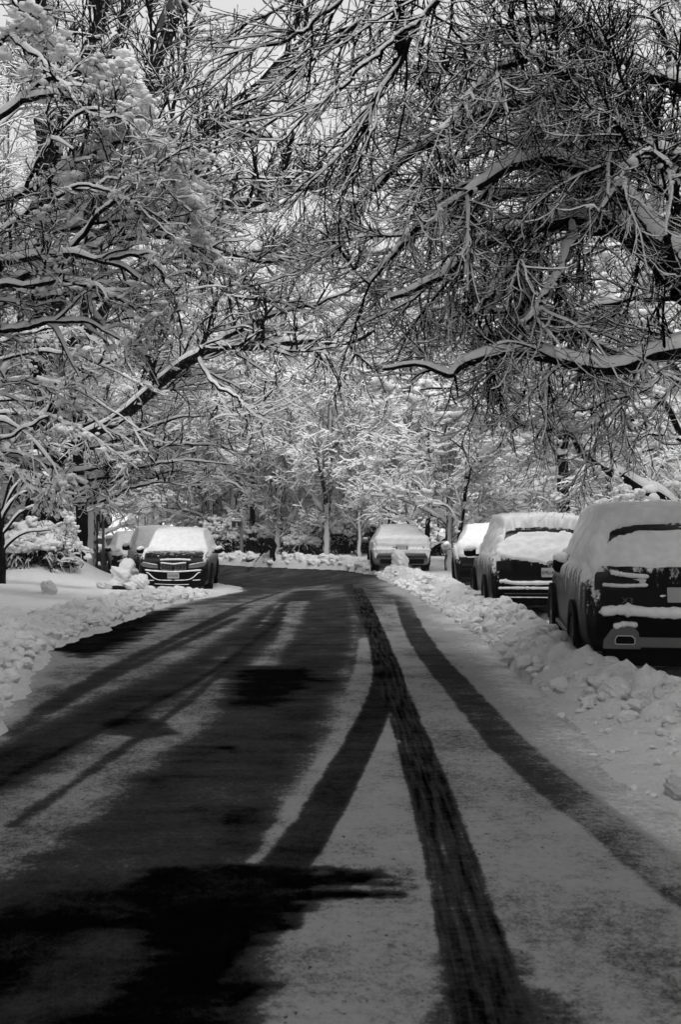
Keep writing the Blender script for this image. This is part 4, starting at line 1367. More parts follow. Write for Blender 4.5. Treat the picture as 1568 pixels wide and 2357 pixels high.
        v, f = lathe([(-w_ / 2, .6 * R), (-w_ / 2, .93 * R), (-w_ * .35, R), (w_ * .35, R), (w_ / 2, .93 * R), (w_ / 2 + .004, .68 * R), (w_ * .42, .62 * R)])
        o = mesh_np('wheel', v, f, M['rubber'], parent=s.root)
        o.location = (x, y, R)
        parts = [lathe([(w_ * .46, .66 * R), (w_ * .5, .62 * R), (w_ * .3, .56 * R), (w_ * .2, .1 * R), (w_ * .2, .001)])]
        for k in range(5):
            b = k * 1.2566
            d, e = np.array([0, math.cos(b), math.sin(b)]), np.array([0, -math.sin(b), math.cos(b)])
            vv = []
            for rr, hw in ((.06, .05), (.6, .035)):
                for dx in (.18, .44):
                    for sg in (-1, 1):
                        vv.append(np.array([sgn * w_ * dx, 0, 0]) + d * rr * R + e * sg * hw * R * 2)
            parts.append((np.array(vv), np.array([[0, 1, 3, 2], [4, 6, 7, 5], [0, 4, 5, 1], [2, 3, 7, 6], [0, 2, 6, 4], [1, 5, 7, 3]])))
        v, f, _ = cat(parts)
        mesh_np('rim', v, f, M['rim'], parent=o, smooth=False)
        # dark wheel arch
        aa = np.linspace(-.25, math.pi + .25, 25)
        ra, rb = R * .8, R * 1.17
        v = np.array([(sgn * dx, rad * math.cos(t_), rad * math.sin(t_)) for t_ in aa for dx, rad in ((w_ * .1, ra), (w_ / 2 + .012, ra), (w_ / 2 + .012, rb), (w_ * .1, rb))])
        v[:, 1] += y
        v[:, 0] += x
        v[:, 2] += R
        f = tube_faces(1, 25, 4)
        mesh_np('wheel_arch', v, f, M['trim'], parent=s.root, smooth=False)

    def wheels(s, yr, yf, R=.36, inset=.10):
        hw = s.st[:, 1].max() - inset
        for y in (yr, yf):
            for x in (-hw, hw):
                s.wheel(x, y, R)

    def mirror(s, sgn, y, z, m=None, reach=.17, size=(.11, .07, .08), cap=.05):
        v, f = blobs(np.zeros((1, 3)), np.array([[1., 1., 1.]]), 8, 0.0, 2)
        v = np.sign(v) * np.abs(v) ** .75
        vv = v * np.array(size)
        hw = float(np.interp(y, s.st[:, 0], s.st[:, 1]))
        c = np.array((sgn * (hw - .06 + reach), y, z))
        arm = np.array([(sgn * (hw - .12), y + dy, z - .06 + dz) for dy in (-.025, .025) for dz in (-.02, .02)] + [(c[0], y + dy, z - .05 + dz) for dy in (-.025, .025) for dz in (-.02, .02)])
        v2, f2, _ = cat([(vv + c, f), (arm, np.array([[0, 1, 3, 2], [4, 6, 7, 5], [0, 4, 5, 1], [2, 3, 7, 6], [0, 2, 6, 4], [1, 5, 7, 3]]))])
        o = mesh_np('mirror', v2, f2, m or M['trim'], parent=s.root)
        if cap:
            v3, f3 = blobs(np.array([c + (0, .0, size[2] * .75)]), np.array([[size[0] * .98, size[1] * 1.15, cap]]), 8, .15, int(s.rng.integers(999)), 2)
            mesh_np('snow_cap', v3, f3, M['snow'], parent=o)
        return o

    def box(s, name, x0, x1, z0, z1, y0, y1, m, parent=None, bev=.012):
        """rounded block, (x, z) outline between depths y0 and y1"""
        return prism(name, round_rect(x0, x1, z0, z1, bev), y0, y1, m, parent or s.root)

    def plate(s, x, z, y, text, facing=-1, size=(.305, .155), tilt=0.0):
        o = prism('license_plate', round_rect(-size[0] / 2, size[0] / 2, -size[1] / 2, size[1] / 2, .012), -.006, .006, M['plate'], s.root)
        o.location = (x, y, z)
        o.rotation_euler = (tilt, 0, 0 if facing < 0 else math.pi)
        if text:
            cu = bpy.data.curves.new('plate_text', 'FONT')
            cu.body = text
            cu.align_x, cu.align_y = 'CENTER', 'CENTER'
            cu.size = .088
            cu.space_character = .92
            cu.extrude = .002
            cu.materials.append(M['ink'])
            t_ = bpy.data.objects.new('plate_text', cu)
            COL.objects.link(t_)
            t_.parent = o
            t_.location = (0, -.0085, -.008)
            t_.rotation_euler = (math.pi / 2, 0, 0)
            t_.scale = (.78, 1.0, 1)
            font_mesh(t_)
        return o


def round_rect(x0, x1, z0, z1, r, k=4):
    out = []
    for cx, cz, a0 in ((x1 - r, z1 - r, 0), (x0 + r, z1 - r, 90), (x0 + r, z0 + r, 180), (x1 - r, z0 + r, 270)):
        for j in range(k + 1):
            a = math.radians(a0 + 90 * j / k)
            out.append((cx + r * math.cos(a), cz + r * math.sin(a)))
    return out


def prism(name, outline, y0, y1, m, parent=None):
    """an (x, z) outline given thickness from y0 to y1"""
    n_ = len(outline)
    v = [(x, y0, z) for x, z in outline] + [(x, y1, z) for x, z in outline]
    me = bpy.data.meshes.new(name)
    me.from_pydata(v, [], [tuple(range(n_)), tuple(range(2 * n_ - 1, n_ - 1, -1))] + [(i, i + n_, (i + 1) % n_ + n_, (i + 1) % n_) for i in range(n_)])
    me.materials.append(m)
    o = bpy.data.objects.new(name, me)
    COL.objects.link(o)
    if parent is not None:
        o.parent = parent
    return o


def ridge(name, pts, r0, m, parent, seed=1, flat=.7, sides=8):
    """a roll of snow along a line"""
    r = np.random.default_rng(seed)
    p = spline(pts, 40)
    rad = np.interp(np.linspace(0, 1, 40), [0, .06, .94, 1], [.1, 1, 1, .1]) * r0 * (1 + r.normal(0, .12, 40))
    v, f = tubes(p[None], rad[None], sides)
    v[:, 2] = np.repeat(p[:, 2], sides) + (v[:, 2] - np.repeat(p[:, 2], sides)) * flat
    return mesh_np(name, v, f, m, parent=parent)


SUV = [(0.00, .84, .44, .66, .72, .80), (.03, .91, .38, .74, .80, .85), (.07, .95, .36, .94, 1.02, .86), (.12, .97, .34, 1.10, 1.18, .84), (.20, .98, .32, 1.16, 1.30, .80),
       (.42, 1.0, .30, 1.18, 1.60, .70), (.52, 1.0, .29, 1.19, 1.68, .69), (.62, 1.0, .28, 1.19, 1.70, .69), (1.2, 1.0, .26, 1.19, 1.735, .70), (2.2, 1.0, .25, 1.17, 1.745, .70), (2.9, .99, .25, 1.13, 1.70, .69),
       (3.3, .98, .25, 1.10, 1.45, .75), (3.65, .98, .25, 1.08, 1.17, .84), (4.3, .97, .26, 1.02, 1.09, .85), (4.72, .94, .28, .94, 1.00, .82), (4.86, .89, .30, .84, .90, .78), (4.92, .82, .34, .66, .72, .72)]


def scaled(st, L=1., W=1., H=1.):
    a = np.array(st, float)
    a[:, 0] *= L
    a[:, [1, 5]] *= W
    a[:, 2:5] *= H
    return a


# ---- 1. near black SUV, seen from behind
c = Car('parked_suv', (3.50, 10.15, gz(3.2, 10.5) - .05), -math.radians(7.5), 'near black SUV at the right picture edge, tailgate towards us, half buried in snow', SUV, M['paint_black'], 'cars parked along the right bank')
c.body()
b = c.root
for sg in (-1, 1):
    o = c.slab('tail_light', c.qz(.98), c.qz(1.16), sg * .10, sg * .315, .014, M['lamp'])
    c.slab('side_window', c.qy(.9), c.qy(3.0), sg * .305, sg * .435, .004, M['glass'])
c.slab('rear_window', c.qz(1.24), c.qz(1.64), -.235, .235, .005, M['glass'])
c.box('bumper', -.86, .86, .44, .70, -.035, .10, M['trim'], bev=.05)
c.box('skid_plate', -.46, .46, .40, .50, -.05, .03, M['skid'], bev=.02)
for sg in (-1, 1):
    prism('exhaust_shroud', [(sg * a, z) for a, z in [(.80, .38), (.80, .47), (.72, .58), (.62, .625), (.52, .625), (.45, .55), (.43, .38)]][::sg], -.048, .04, M['skid'], b)
    e = prism('exhaust_pipe', [(sg * a, z) for a, z in [(.69, .44), (.69, .48), (.665, .52), (.52, .52), (.485, .49), (.485, .44), (.50, .425), (.675, .425)]][::sg], -.062, -.02, M['chrome'], b)
    prism('exhaust_bore', [(sg * a, z) for a, z in [(.68, .443), (.68, .478), (.66, .510), (.525, .510), (.495, .486), (.495, .443), (.507, .434), (.668, .434)]][::sg], -.066, -.03, M['trim'], e)
c.box('rear_valance', -.78, .78, .20, .40, .02, .2, M['trim'], bev=.04)
c.plate(0.0, .93, c.yat(.93) - .025, None, tilt=-.2)
cu = bpy.data.curves.new('badge', 'FONT')
cu.body = 'X3'
cu.size, cu.extrude, cu.align_x = .085, .004, 'CENTER'
cu.materials.append(M['skid'])
o = bpy.data.objects.new('badge', cu)
COL.objects.link(o)
o.parent = b
o.location = (-.55, c.yat(.86) - .03, .84)
o.rotation_euler = (math.radians(86), 0, 0)
o.scale = (1.15, 1, 1)
font_mesh(o)
c.wheels(.98, 3.95, .37)
c.mirror(-1, 3.05, 1.10, M['trim'], .02, (.12, .09, .11), .09)
c.mirror(1, 3.05, 1.16, M['trim'], .2, (.12, .09, .10), .06)
c.box('side_step', -1.0, -.94, .30, .36, 1.5, 3.4, M['skid'], bev=.02)


def near_snow(x, y, z, nz, w, n1, n2):
    side = sstep(.23, .30, w)
    t = .035 + .12 * sstep(.43, .50, y) + .05 * n1 + .012 * n2
    t = t * (1 - side) + side * (.055 + .10 * n1 + .03 * n2)
    # dark gap below the roof edge over the rear glass
    gz_ = 1.655 - .09 * (np.abs(x) / .66) ** 4 + .03 * n1
    gap = sstep(gz_ - .10, gz_ - .075, z) * sstep(gz_ + .012, gz_, z) * (w < .245) * (y < .7)
    t = t - gap * .3
    # fades out below the rear glass and down the flanks
    t = t - .30 * sstep(1.24, 1.12, z) * (y < .3) * (1 - side) - .1 * sstep(1.05, .85, z)
    t = t - side * (.20 * sstep(1.30, 1.12, z - .2 * n1 - .1 * n2) + .25 * sstep(1.05, .75, z)) + side * (.15 * sstep(.7, .3, y) * sstep(.70, 1.05, z))
    # a film left on the tailgate in bands
    film = ((np.exp(-((z - 1.07) / .02) ** 2) * sstep(.3, .4, np.abs(x)) + np.exp(-((z - .93 + .05 * np.abs(x)) / .035) ** 2) * .8) * (y < .2) * (w < .3))
    clear = (np.abs(x + .55) < .14) * (z > .80) * (z < .95) * .2 + (np.abs(x) < .17) * (z > .84) * (z < 1.02) * (y < .2) * .05
    return np.maximum(t, film * .035 + .10 * n1 + .05 * n2 - .03 - clear)


c.snow(near_snow, .66, 260, 190, seed=4)
ridge('bumper_snow', [(-.84, .02, .745), (-.6, -.02, .775), (-.3, -.02, .75), (0, -.02, .75), (.4, -.02, .755), (.82, .02, .745)], .068, M['snow'], b, 3, .85)
ridge('tailgate_snow', [(-.80, .06, 1.03), (-.6, .045, 1.02), (-.34, .04, 1.03)], .028, M['snow'], b, 4)
ridge('lamp_snow', [(-.72, .05, 1.16), (-.55, .045, 1.13), (-.33, .05, 1.115)], .035, M['snow'], b, 5)
ridge('exhaust_snow', [(-.70, -.035, .60), (-.58, -.045, .635), (-.46, -.035, .62)], .04, M['snow'], b, 6, .7)
near = c

# ---- 2. dark SUV in front of it
st = scaled(SUV, .955, .94, .965)
c = Car('parked_suv', (3.43, 16.55, gz(3.4, 17) - .05), -math.radians(3.5), 'second black SUV from the right picture edge, licence plate KMU-4715 showing', st, M['paint_black'], 'cars parked along the right bank')
c.body()
b = c.root
for sg in (-1, 1):
    c.slab('tail_light', c.qz(.90), c.qz(1.05), sg * .14, sg * .31, .012, M['lamp'])
    c.slab('side_window', c.qy(.8), c.qy(2.95), sg * .305, sg * .435, .004, M['glass'])
c.slab('rear_window', c.qz(1.18), c.qz(1.57), -.235, .235, .005, M['glass'])
c.box('bumper', -.84, .84, .34, .66, -.03, .1, M['trim'], bev=.05)
c.box('bumper_trim', -.70, .70, .505, .517, -.042, .0, M['skid'], bev=.005)
c.plate(.07, .86, c.yat(.86) - .028, 'KMU-4715', tilt=-.2)
a_ = np.linspace(0, 2 * np.pi, 25)[:-1]
ring = [(.07 + .055 * math.cos(t_), .99, .0 + .055 * math.sin(t_)) for t_ in a_]
rv, rf = tubes(np.array([[(.07 + .055 * math.cos(t_), 0, 1.0 + .055 * math.sin(t_)) for t_ in np.linspace(0, 2 * np.pi, 33)]]), np.full((1, 33), .005), 6)
o = mesh_np('badge', rv, rf, M['chrome'], parent=b)
o.location = (0, c.yat(1.0) - .02, 0)
for zz, seq in ((0, [(-.024, .046), (-.009, .006), (0, .022), (.009, .006), (.024, .046)]), (0, [(-.046, .026), (-.022, -.046), (0, -.002), (.022, -.046), (.046, .026)])):
    rv, rf = tubes(np.array([[(.07 + p_, 0, 1.0 + q_) for p_, q_ in seq]]), np.full((1, 5), .0045), 5)
    o2 = mesh_np('badge_letter', rv, rf, M['chrome'], parent=o)
c.wheels(.95, 3.72, .36)
c.mirror(-1, 2.95, 1.10, M['trim'], .2, (.12, .08, .085), .055)
c.mirror(1, 2.95, 1.10, M['trim'], .2, (.12, .08, .085), .055)


def suv_snow(x, y, z, nz, w, n1, n2):
    side = sstep(.23, .29, w)
    t = .04 + .13 * sstep(.41, .48, y) + .07 * n1 + .015 * n2
    t = t * (1 - side) + side * (.05 + .10 * n1 + .03 * n2)
    gz_ = 1.61 - .10 * (np.abs(x) / .62) ** 4 + .05 * n1 + .03 * n2
    gap = sstep(gz_ - .10, gz_ - .07, z) * sstep(gz_ + .012, gz_, z) * (w < .25) * (y < .65)
    t = t - gap * .3
    low = 1.10 + .10 * n1 * 2 - .08 * sstep(-.6, -.1, x) * sstep(.4, .1, x)
    t = t - .3 * sstep(0, -.05, z - low) * (y < .3) * (1 - side)
    t = t - side * (.19 * sstep(1.20, 1.05, z - .2 * n1 - .1 * n2) + .2 * sstep(1.0, .7, z)) + side * .05 * n2
    return np.maximum(t, .16 * n1 + .14 * n2 - .055 - .2 * sstep(1.0, .9, z) * (y < .3) - .05 * sstep(.9, .5, z))


c.snow(suv_snow, .70, 240, 170, seed=14)
ridge('bumper_snow', [(-.78, .0, .70), (-.70, -.01, .715), (-.5, -.02, .685), (0, -.02, .69), (.5, -.02, .69), (.8, .0, .69)], .038, M['snow'], b, 3, .9)
ridge('bumper_snow', [(-.82, -.02, .60), (-.4, -.035, .605), (.2, -.035, .60), (.8, -.02, .60)], .026, M['snow'], b, 4, .9)
ridge('bumper_snow', [(-.72, -.035, .45), (-.3, -.04, .45), (.3, -.04, .45), (.7, -.035, .45)], .010, M['snow'], b, 5, .9)

# ---- sedan stations
SEDAN = [(0.00, .80, .34, .56, .62, .74), (.03, .86, .30, .66, .72, .78), (.08, .89, .28, .84, .90, .80), (.14, .905, .27, .94, 1.0, .80), (.25, .915, .26, .97, 1.03, .80), (.55, .92, .25, .98, 1.06, .78),
         (.95, .92, .24, .97, 1.24, .66), (1.35, .92, .24, .96, 1.40, .59), (1.9, .92, .24, .95, 1.45, .58), (2.5, .92, .24, .93, 1.43, .58), (2.95, .92, .24, .92, 1.22, .66), (3.35, .91, .24, .90, 1.00, .78),
         (4.0, .90, .25, .84, .92, .78), (4.45, .87, .26, .74, .81, .74), (4.58, .82, .28, .64, .70, .70), (4.64, .76, .31, .52, .58, .66)]


def sedan_snow(x, y, z, nz, w, n1, n2):
    side = sstep(.24, .32, w)
    t = .09 + .05 * n1 + .01 * n2
    t = t * (1 - side) + side * (.05 + .09 * n1 + .03 * n2)
    t = t - side * (.10 * sstep(.95, .75, z) + .22 * sstep(.75, .5, z)) - .15 * sstep(.88, .80, z) * (y < .3)
    t = t + .05 * sstep(.92, 1.0, z) * (y < .5)
    return np.maximum(t, .12 * n1 + .10 * n2 - .05 - .08 * sstep(.75, .5, z))


# ---- 3. third car of the right row
c = Car('parked_sedan', (3.55, 22.9, gz(3.4, 23.2) - .06), -math.radians(6), 'dark low car mostly hidden beyond the second black SUV, square left mirror visible', scaled(SEDAN, 1.03, 1.0, 1.06), M['paint_dark'], 'cars parked along the right bank')
c.body()
for sg in (-1, 1):
    c.slab('side_window', c.qy(1.5), c.qy(2.9), sg * .31, sg * .43, .004, M['glass'])
    c.slab('tail_light', c.qz(.78), c.qz(.92), sg * .16, sg * .33, .012, M['lamp'])
c.wheels(.95, 3.75, .33)
for sg in (-1, 1):
    c.mirror(sg, 2.85, 1.02, M['paint_white'], .24, (.14, .07, .10), .07)
c.snow(sedan_snow, .68, 180, 140, seed=24)

# ---- 4. silver sedan in the middle
c = Car('parked_sedan', (1.94, 31.4, gz(2.0, 31.8) - .08), math.radians(.5), 'silver sedan parked at the bend, its rear wholly plastered with snow', SEDAN, M['paint_silver'], 'cars parked along the right bank')
c.body()
b = c.root
for sg in (-1, 1):
    c.slab('side_window', c.qy(1.3), c.qy(2.9), sg * .31, sg * .43, .004, M['glass'])
    c.slab('tail_light', c.qz(.79), c.qz(.905), sg * .17, sg * .36, .012, M['skid'])
c.slab('rear_window', c.qy(.62), c.qy(1.3), -.25, .25, .004, M['glass'])
c.box('number_recess', -.17, .17, .74, .865, c.yat(.80) - .02, c.yat(.80) + .05, M['trim'])
c.plate(0, .795, c.yat(.79) - .03, None, tilt=-.15)
c.box('bumper', -.70, .70, .30, .45, -.02, .1, M['trim'], bev=.04)
c.wheels(.95, 3.7, .33)
c.mirror(-1, 2.85, .98, M['paint_silver'], .22, (.13, .07, .075), .055)
c.mirror(1, 2.85, .98, M['paint_silver'], .22, (.13, .07, .075), .055)


def silver_snow(x, y, z, nz, w, n1, n2):
    t = sedan_snow(x, y, z, nz, w, n1, n2)
    film = (y < .2) * (.022 + .10 * n1 + .03 * n2 - .2 * sstep(.62, .56, z) - .2 * (np.abs(x) < .2) * (z > .70) * (z < .87)) * (w < .36)
    led = (y < .2) * np.exp(-((z - .71) / .035) ** 2) * .06 + film
    return np.maximum(t, led)


c.snow(silver_snow, .68, 220, 150, seed=34)

# ---- 5. dark crossover on the left, facing us
LG = 'cars parked along the left kerb'
st = scaled(SUV, .93, .955, .925)
st[:, 2] -= .08
nose = [(4.02, .935, .17, .98, 1.06, .84), (4.36, .915, .18, .93, .99, .82), (4.50, .90, .18, .87, .93, .81), (4.56, .87, .19, .80, .86, .80), (4.60, .82, .22, .72, .78, .76)]
st = np.concatenate([st[st[:, 0] < 3.95], np.array(nose)])
YB = 26.15
c = Car('parked_crossover', (-4.72, YB + 4.6, gz(-4.6, 27.5) - .02), math.radians(4.5) , 'dark crossover facing us at the left kerb, wide snow-filled grille', st, M['paint_dark'], LG)
c.root.rotation_euler = (0, 0, math.pi + math.radians(4.0))
c.body()
b = c.root
yf = 4.60
for sg in (-1, 1):
    c.slab('side_window', c.qy(.8), c.qy(2.8), sg * .305, sg * .435, .004, M['glass'])
    k = prism('grille', [(sg * a, z) for a, z in [(.015, .60), (.015, .745), (.05, .775), (.28, .775), (.34, .74), (.35, .68), (.32, .62), (.26, .59), (.05, .59)]][::-sg], yf - .05, yf + .02, M['trim'], b)
    cr = [(sg * a, yf + .018, z) for a, z in [(.015, .60), (.015, .745), (.05, .775), (.28, .775), (.34, .74), (.35, .68), (.32, .62), (.26, .59), (.05, .59), (.015, .60)]]
    v, f = tubes(np.array([cr], float), np.full((1, len(cr)), .005), 6)
    mesh_np('grille_frame', v, f, M['chrome'], parent=k)
    sp = [(np.array([[sg * xx, yf + .024, zz] for zz in (.60, .76)])[None], np.full((1, 2), .005)) for xx in np.linspace(.05, .31, 8)]
    v, f = tubes(np.concatenate([a for a, _ in sp]), np.concatenate([r for _, r in sp]), 5)
    mesh_np('grille_slats', v, f, M['chrome'], parent=k)
    prism('headlight', [(sg * a, z) for a, z in [(.40, .64), (.40, .74), (.60, .775), (.82, .80), (.86, .76), (.80, .69), (.6, .65)]][::-sg], yf - .20, yf + .01, M['lamp_clear'], b)
    ridge('headlight_snow', [(sg * .42, yf + .012, .735), (sg * .6, yf + .008, .765), (sg * .8, yf - .02, .80)], .016, M['snow'], b, 7)
    ridge('bumper_snow', [(sg * .86, yf - .06, .56), (sg * .66, yf, .52), (sg * .52, yf + .01, .40), (sg * .36, yf + .01, .335), (0, yf + .015, .325)], .015, M['snow'], b, 8)
    ridge('bumper_snow', [(sg * .84, yf - .06, .36), (sg * .66, yf, .33), (sg * .5, yf + .01, .325)], .016, M['snow'], b, 9)
prism('bumper', round_rect(-.80, .80, .16, .56, .08), yf - .16, yf + .002, M['trim'], b)
ridge('bumper_snow', [(-.84, yf - .05, .60), (-.5, yf + .012, .575), (0, yf + .02, .55), (.5, yf + .012, .575), (.76, yf - .02, .605)], .030, M['snow'], b, 10)
ridge('grille_snow', [(-.34, yf + .0, .785), (-.2, yf + .02, .775), (0, yf + .02, .755), (.2, yf + .02, .775), (.34, yf, .785)], .026, M['snow'], b, 11)
ridge('hood_snow', [(-.46, yf - .04, .855), (-.2, yf - .03, .87), (.1, yf - .03, .87), (.36, yf - .04, .86)], .035, M['snow'], b, 12)
ridge('lip_snow', [(-.42, yf + .006, .215), (0, yf + .012, .21), (.5, yf + .006, .235)], .010, M['snow'], b, 13)
c.plate(0, .45, yf + .02, 'KVF-6762', 1)
c.wheels(.9, 3.62, .34)
c.mirror(-1, 2.75, 1.05, M['trim'], .2, (.12, .09, .085), .07)
c.mirror(1, 2.75, 1.05, M['trim'], .2, (.12, .09, .085), .07)


def facing_snow(x, y, z, nz, w, n1, n2):
    side = sstep(.24, .31, w)
    t = .075 + .045 * n1 + .008 * n2
    t = t * (1 - side) + side * (.045 + .09 * n1 + .03 * n2)
    t = t - side * (.10 * sstep(1.1, .9, z) + .18 * sstep(.9, .55, z))
    hood = sstep(3.55, 3.66, y + .10 * n1 - .35 * sstep(.55, .85, np.abs(x)))
    t = t - .3 * hood
    return np.maximum(t, np.where(y > 3.4, -.05, .12 * n1 + .10 * n2 - .05))


c.snow(facing_snow, .68, 220, 150, seed=44)

# ---- 6-8. the cars behind it
c = Car('parked_suv', (-7.05, 32.7 + 4.8, gz(-6.0, 34) - .02), 0, 'taller snow-covered SUV right behind the dark crossover', scaled(SUV, .98, .97, 1.03), M['paint_dark'], LG)
c.root.rotation_euler = (0, 0, math.pi + math.radians(14))
c.body()
for sg in (-1, 1):
    c.slab('side_window', c.qy(.9), c.qy(3.0), sg * .305, sg * .435, .004, M['glass'])
    c.slab('headlight', c.qz(.80, True), c.qz(.95, True), sg * .14, sg * .33, .012, M['lamp_clear'])
    c.mirror(sg, 3.0, 1.15, M['trim'], .22, (.13, .09, .10), .07)
c.wheels(.95, 3.85, .37)


def plain_snow(x, y, z, nz, w, n1, n2):
    side = sstep(.24, .31, w)
    t = .09 + .05 * n1 + .01 * n2
    t = t * (1 - side) + side * (.05 + .09 * n1 + .03 * n2)
    return t - side * (.10 * sstep(1.15, .95, z) + .2 * sstep(.95, .55, z)) - .2 * sstep(1.0, .9, z) * (y > 4.5)


c.snow(plain_snow, .68, 180, 130, seed=54)

c = Car('parked_van', (-9.85, 41.5 + 4.9, gz(-8.5, 43) - .05), 0, 'boxy vehicle behind the white-capped gate post, windscreen under snow and dark bumper', scaled(SUV, 1.0, .98, 1.08), M['paint_dark'], LG)
c.root.rotation_euler = (0, 0, math.pi + math.radians(16))
c.body()
for sg in (-1, 1):
    c.slab('side_window', c.qy(.9), c.qy(3.0), sg * .305, sg * .435, .004, M['glass'])
    c.slab('headlight', c.qz(.84, True), c.qz(1.0, True), sg * .14, sg * .33, .012, M['lamp_clear'])
    c.mirror(sg, 3.0, 1.2, M['trim'], .22, (.13, .09, .10), .07)
c.box('bumper', -.85, .85, .36, .82, 4.80, 4.95, M['trim'], bev=.06)
c.wheels(.95, 3.85, .37)
c.snow(plain_snow, .68, 170, 120, seed=64)

c = Car('parked_wagon', (-14.6, 58.0 + 4.6, gz(-14.6, 58.5) + .22), 0, 'grey wagon facing us far left behind the sign post, windscreen cleared of snow', scaled(SUV, .95, .95, .98), M['paint_grey'], LG)
c.root.rotation_euler = (0, 0, math.pi - math.radians(4))
c.body()
b = c.root
for sg in (-1, 1):
    c.slab('side_window', c.qy(.9), c.qy(2.95), sg * .305, sg * .435, .004, M['glass'])
    c.slab('headlight', c.qz(.74, True), c.qz(.89, True), sg * .16, sg * .33, .012, M['lamp_clear'])
    c.mirror(sg, 2.95, 1.1, M['trim'], .2, (.12, .09, .09), .06)
c.slab('windscreen', c.qz(1.60, True), c.qz(1.16, True), -.25, .25, .006, M['glass'])
yf = 4.92 * .95
prism('grille', [(-.46, .70), (-.36, .82), (.36, .82), (.46, .70), (.36, .54), (-.36, .54)], yf - .06, yf + .03, M['trim'], b)
v, f = tubes(np.array([[(x_, yf + .03, z_) for x_, z_ in [(-.46, .70), (-.36, .82), (.36, .82), (.46, .70), (.36, .54), (-.36, .54), (-.46, .70)]]]), np.full((1, 7), .025), 6)
mesh_np('grille_frame', v, f, M['chrome'], parent=b)
c.wheels(.95, 3.7, .35)


def wagon_snow(x, y, z, nz, w, n1, n2):
    t = .07 + .05 * n1 - .3 * sstep(.23, .27, w) - .3 * sstep(2.72, 2.8, y + .2 * n1) * (y < 3.35) - .08 * sstep(3.6, 3.8, y)
    return np.maximum(t, np.where(y > 3.3, .14 * n1 + .1 * n2 - .035, -.05))


c.snow(wagon_snow, .6, 150, 110, seed=74)
# ---------------------------------------------------------------- shrubs
def shrub(name, base, label, group, seed, w, d, h, leaves=2600, pill=320, psz=(.06, .2), droop=-.25, catg='bush', kind=None, shoots=90):
    """evergreen: stems, dark leaves low and inside, heaps of snow on the shoots"""
    r = np.random.default_rng(seed)
    root = empty(name, base, label, catg, group)
    par = np.array([[(0, 0, 0.0), (0, 0, .3 * h)]])
    a = r.uniform(0, 6.28, shoots)
    rr = np.sqrt(r.random(shoots))
    el = (1 - rr ** 2 * .75)
    tip = np.stack([np.cos(a) * rr * w / 2, np.sin(a) * rr * d / 2, h * el * r.uniform(.75, 1.08, shoots)], 1)
    st = np.stack([np.cos(a) * rr * w * .12, np.sin(a) * rr * d * .12, np.zeros(shoots)], 1)
    s = np.linspace(0, 1, 9)[None, :, None]
    mid = st * .4 + tip * .6
    mid[:, 2] = tip[:, 2] * 1.02
    pts = st[:, None] * (1 - s) ** 2 + 2 * mid[:, None] * s * (1 - s) + tip[:, None] * s ** 2
    pts[..., 2] += droop * (s[..., 0] ** 4) * h * .5
    pts += r.normal(0, .025, pts.shape)
    rad = np.full((shoots, 9), .016) * np.linspace(1, .4, 9)
    b2 = sprout(pts, rad, r, 5, (.2, .6), 5, .35, 1, (.4, 1.1), 0, .2, (-.05, droop * .6), .8, .01, .6, .8, .3)
    T1, T2 = twigs(pts, rad, .03, r, .7), twigs(*b2, .05, r, .7)
    v, f, mi = cat([T1, T2])
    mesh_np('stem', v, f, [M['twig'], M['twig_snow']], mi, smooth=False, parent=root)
    # leaves: small dark quads
    q = b2[0].reshape(-1, 3)
    i = r.integers(0, len(q), leaves)
    c = q[i] + r.normal(0, .08, (leaves, 3)) * (1, 1, 1)
    c[:, 2] = np.abs(c[:, 2]) * r.uniform(.35, 1.0, leaves)
    u, t = unit(r.normal(0, 1, (leaves, 3))), unit(r.normal(0, 1, (leaves, 3)))
    t = unit(np.cross(u, t))
    ls = r.uniform(.04, .09, leaves)[:, None]
    v = np.stack([c - u * ls, c + t * ls * .5, c + u * ls, c - t * ls * .5], 1).reshape(-1, 3)
    mesh_np('foliage', v, np.arange(leaves * 4).reshape(-1, 4), M['evergreen'], smooth=False, parent=root)
    k = q[q[:, 2] > .35 * h]
    v, f = pillows(k, r, pill, psz, flat=.7, rough=.35)
    mesh_np('snow_cover', v, f, M['snow'], parent=root)
    return root


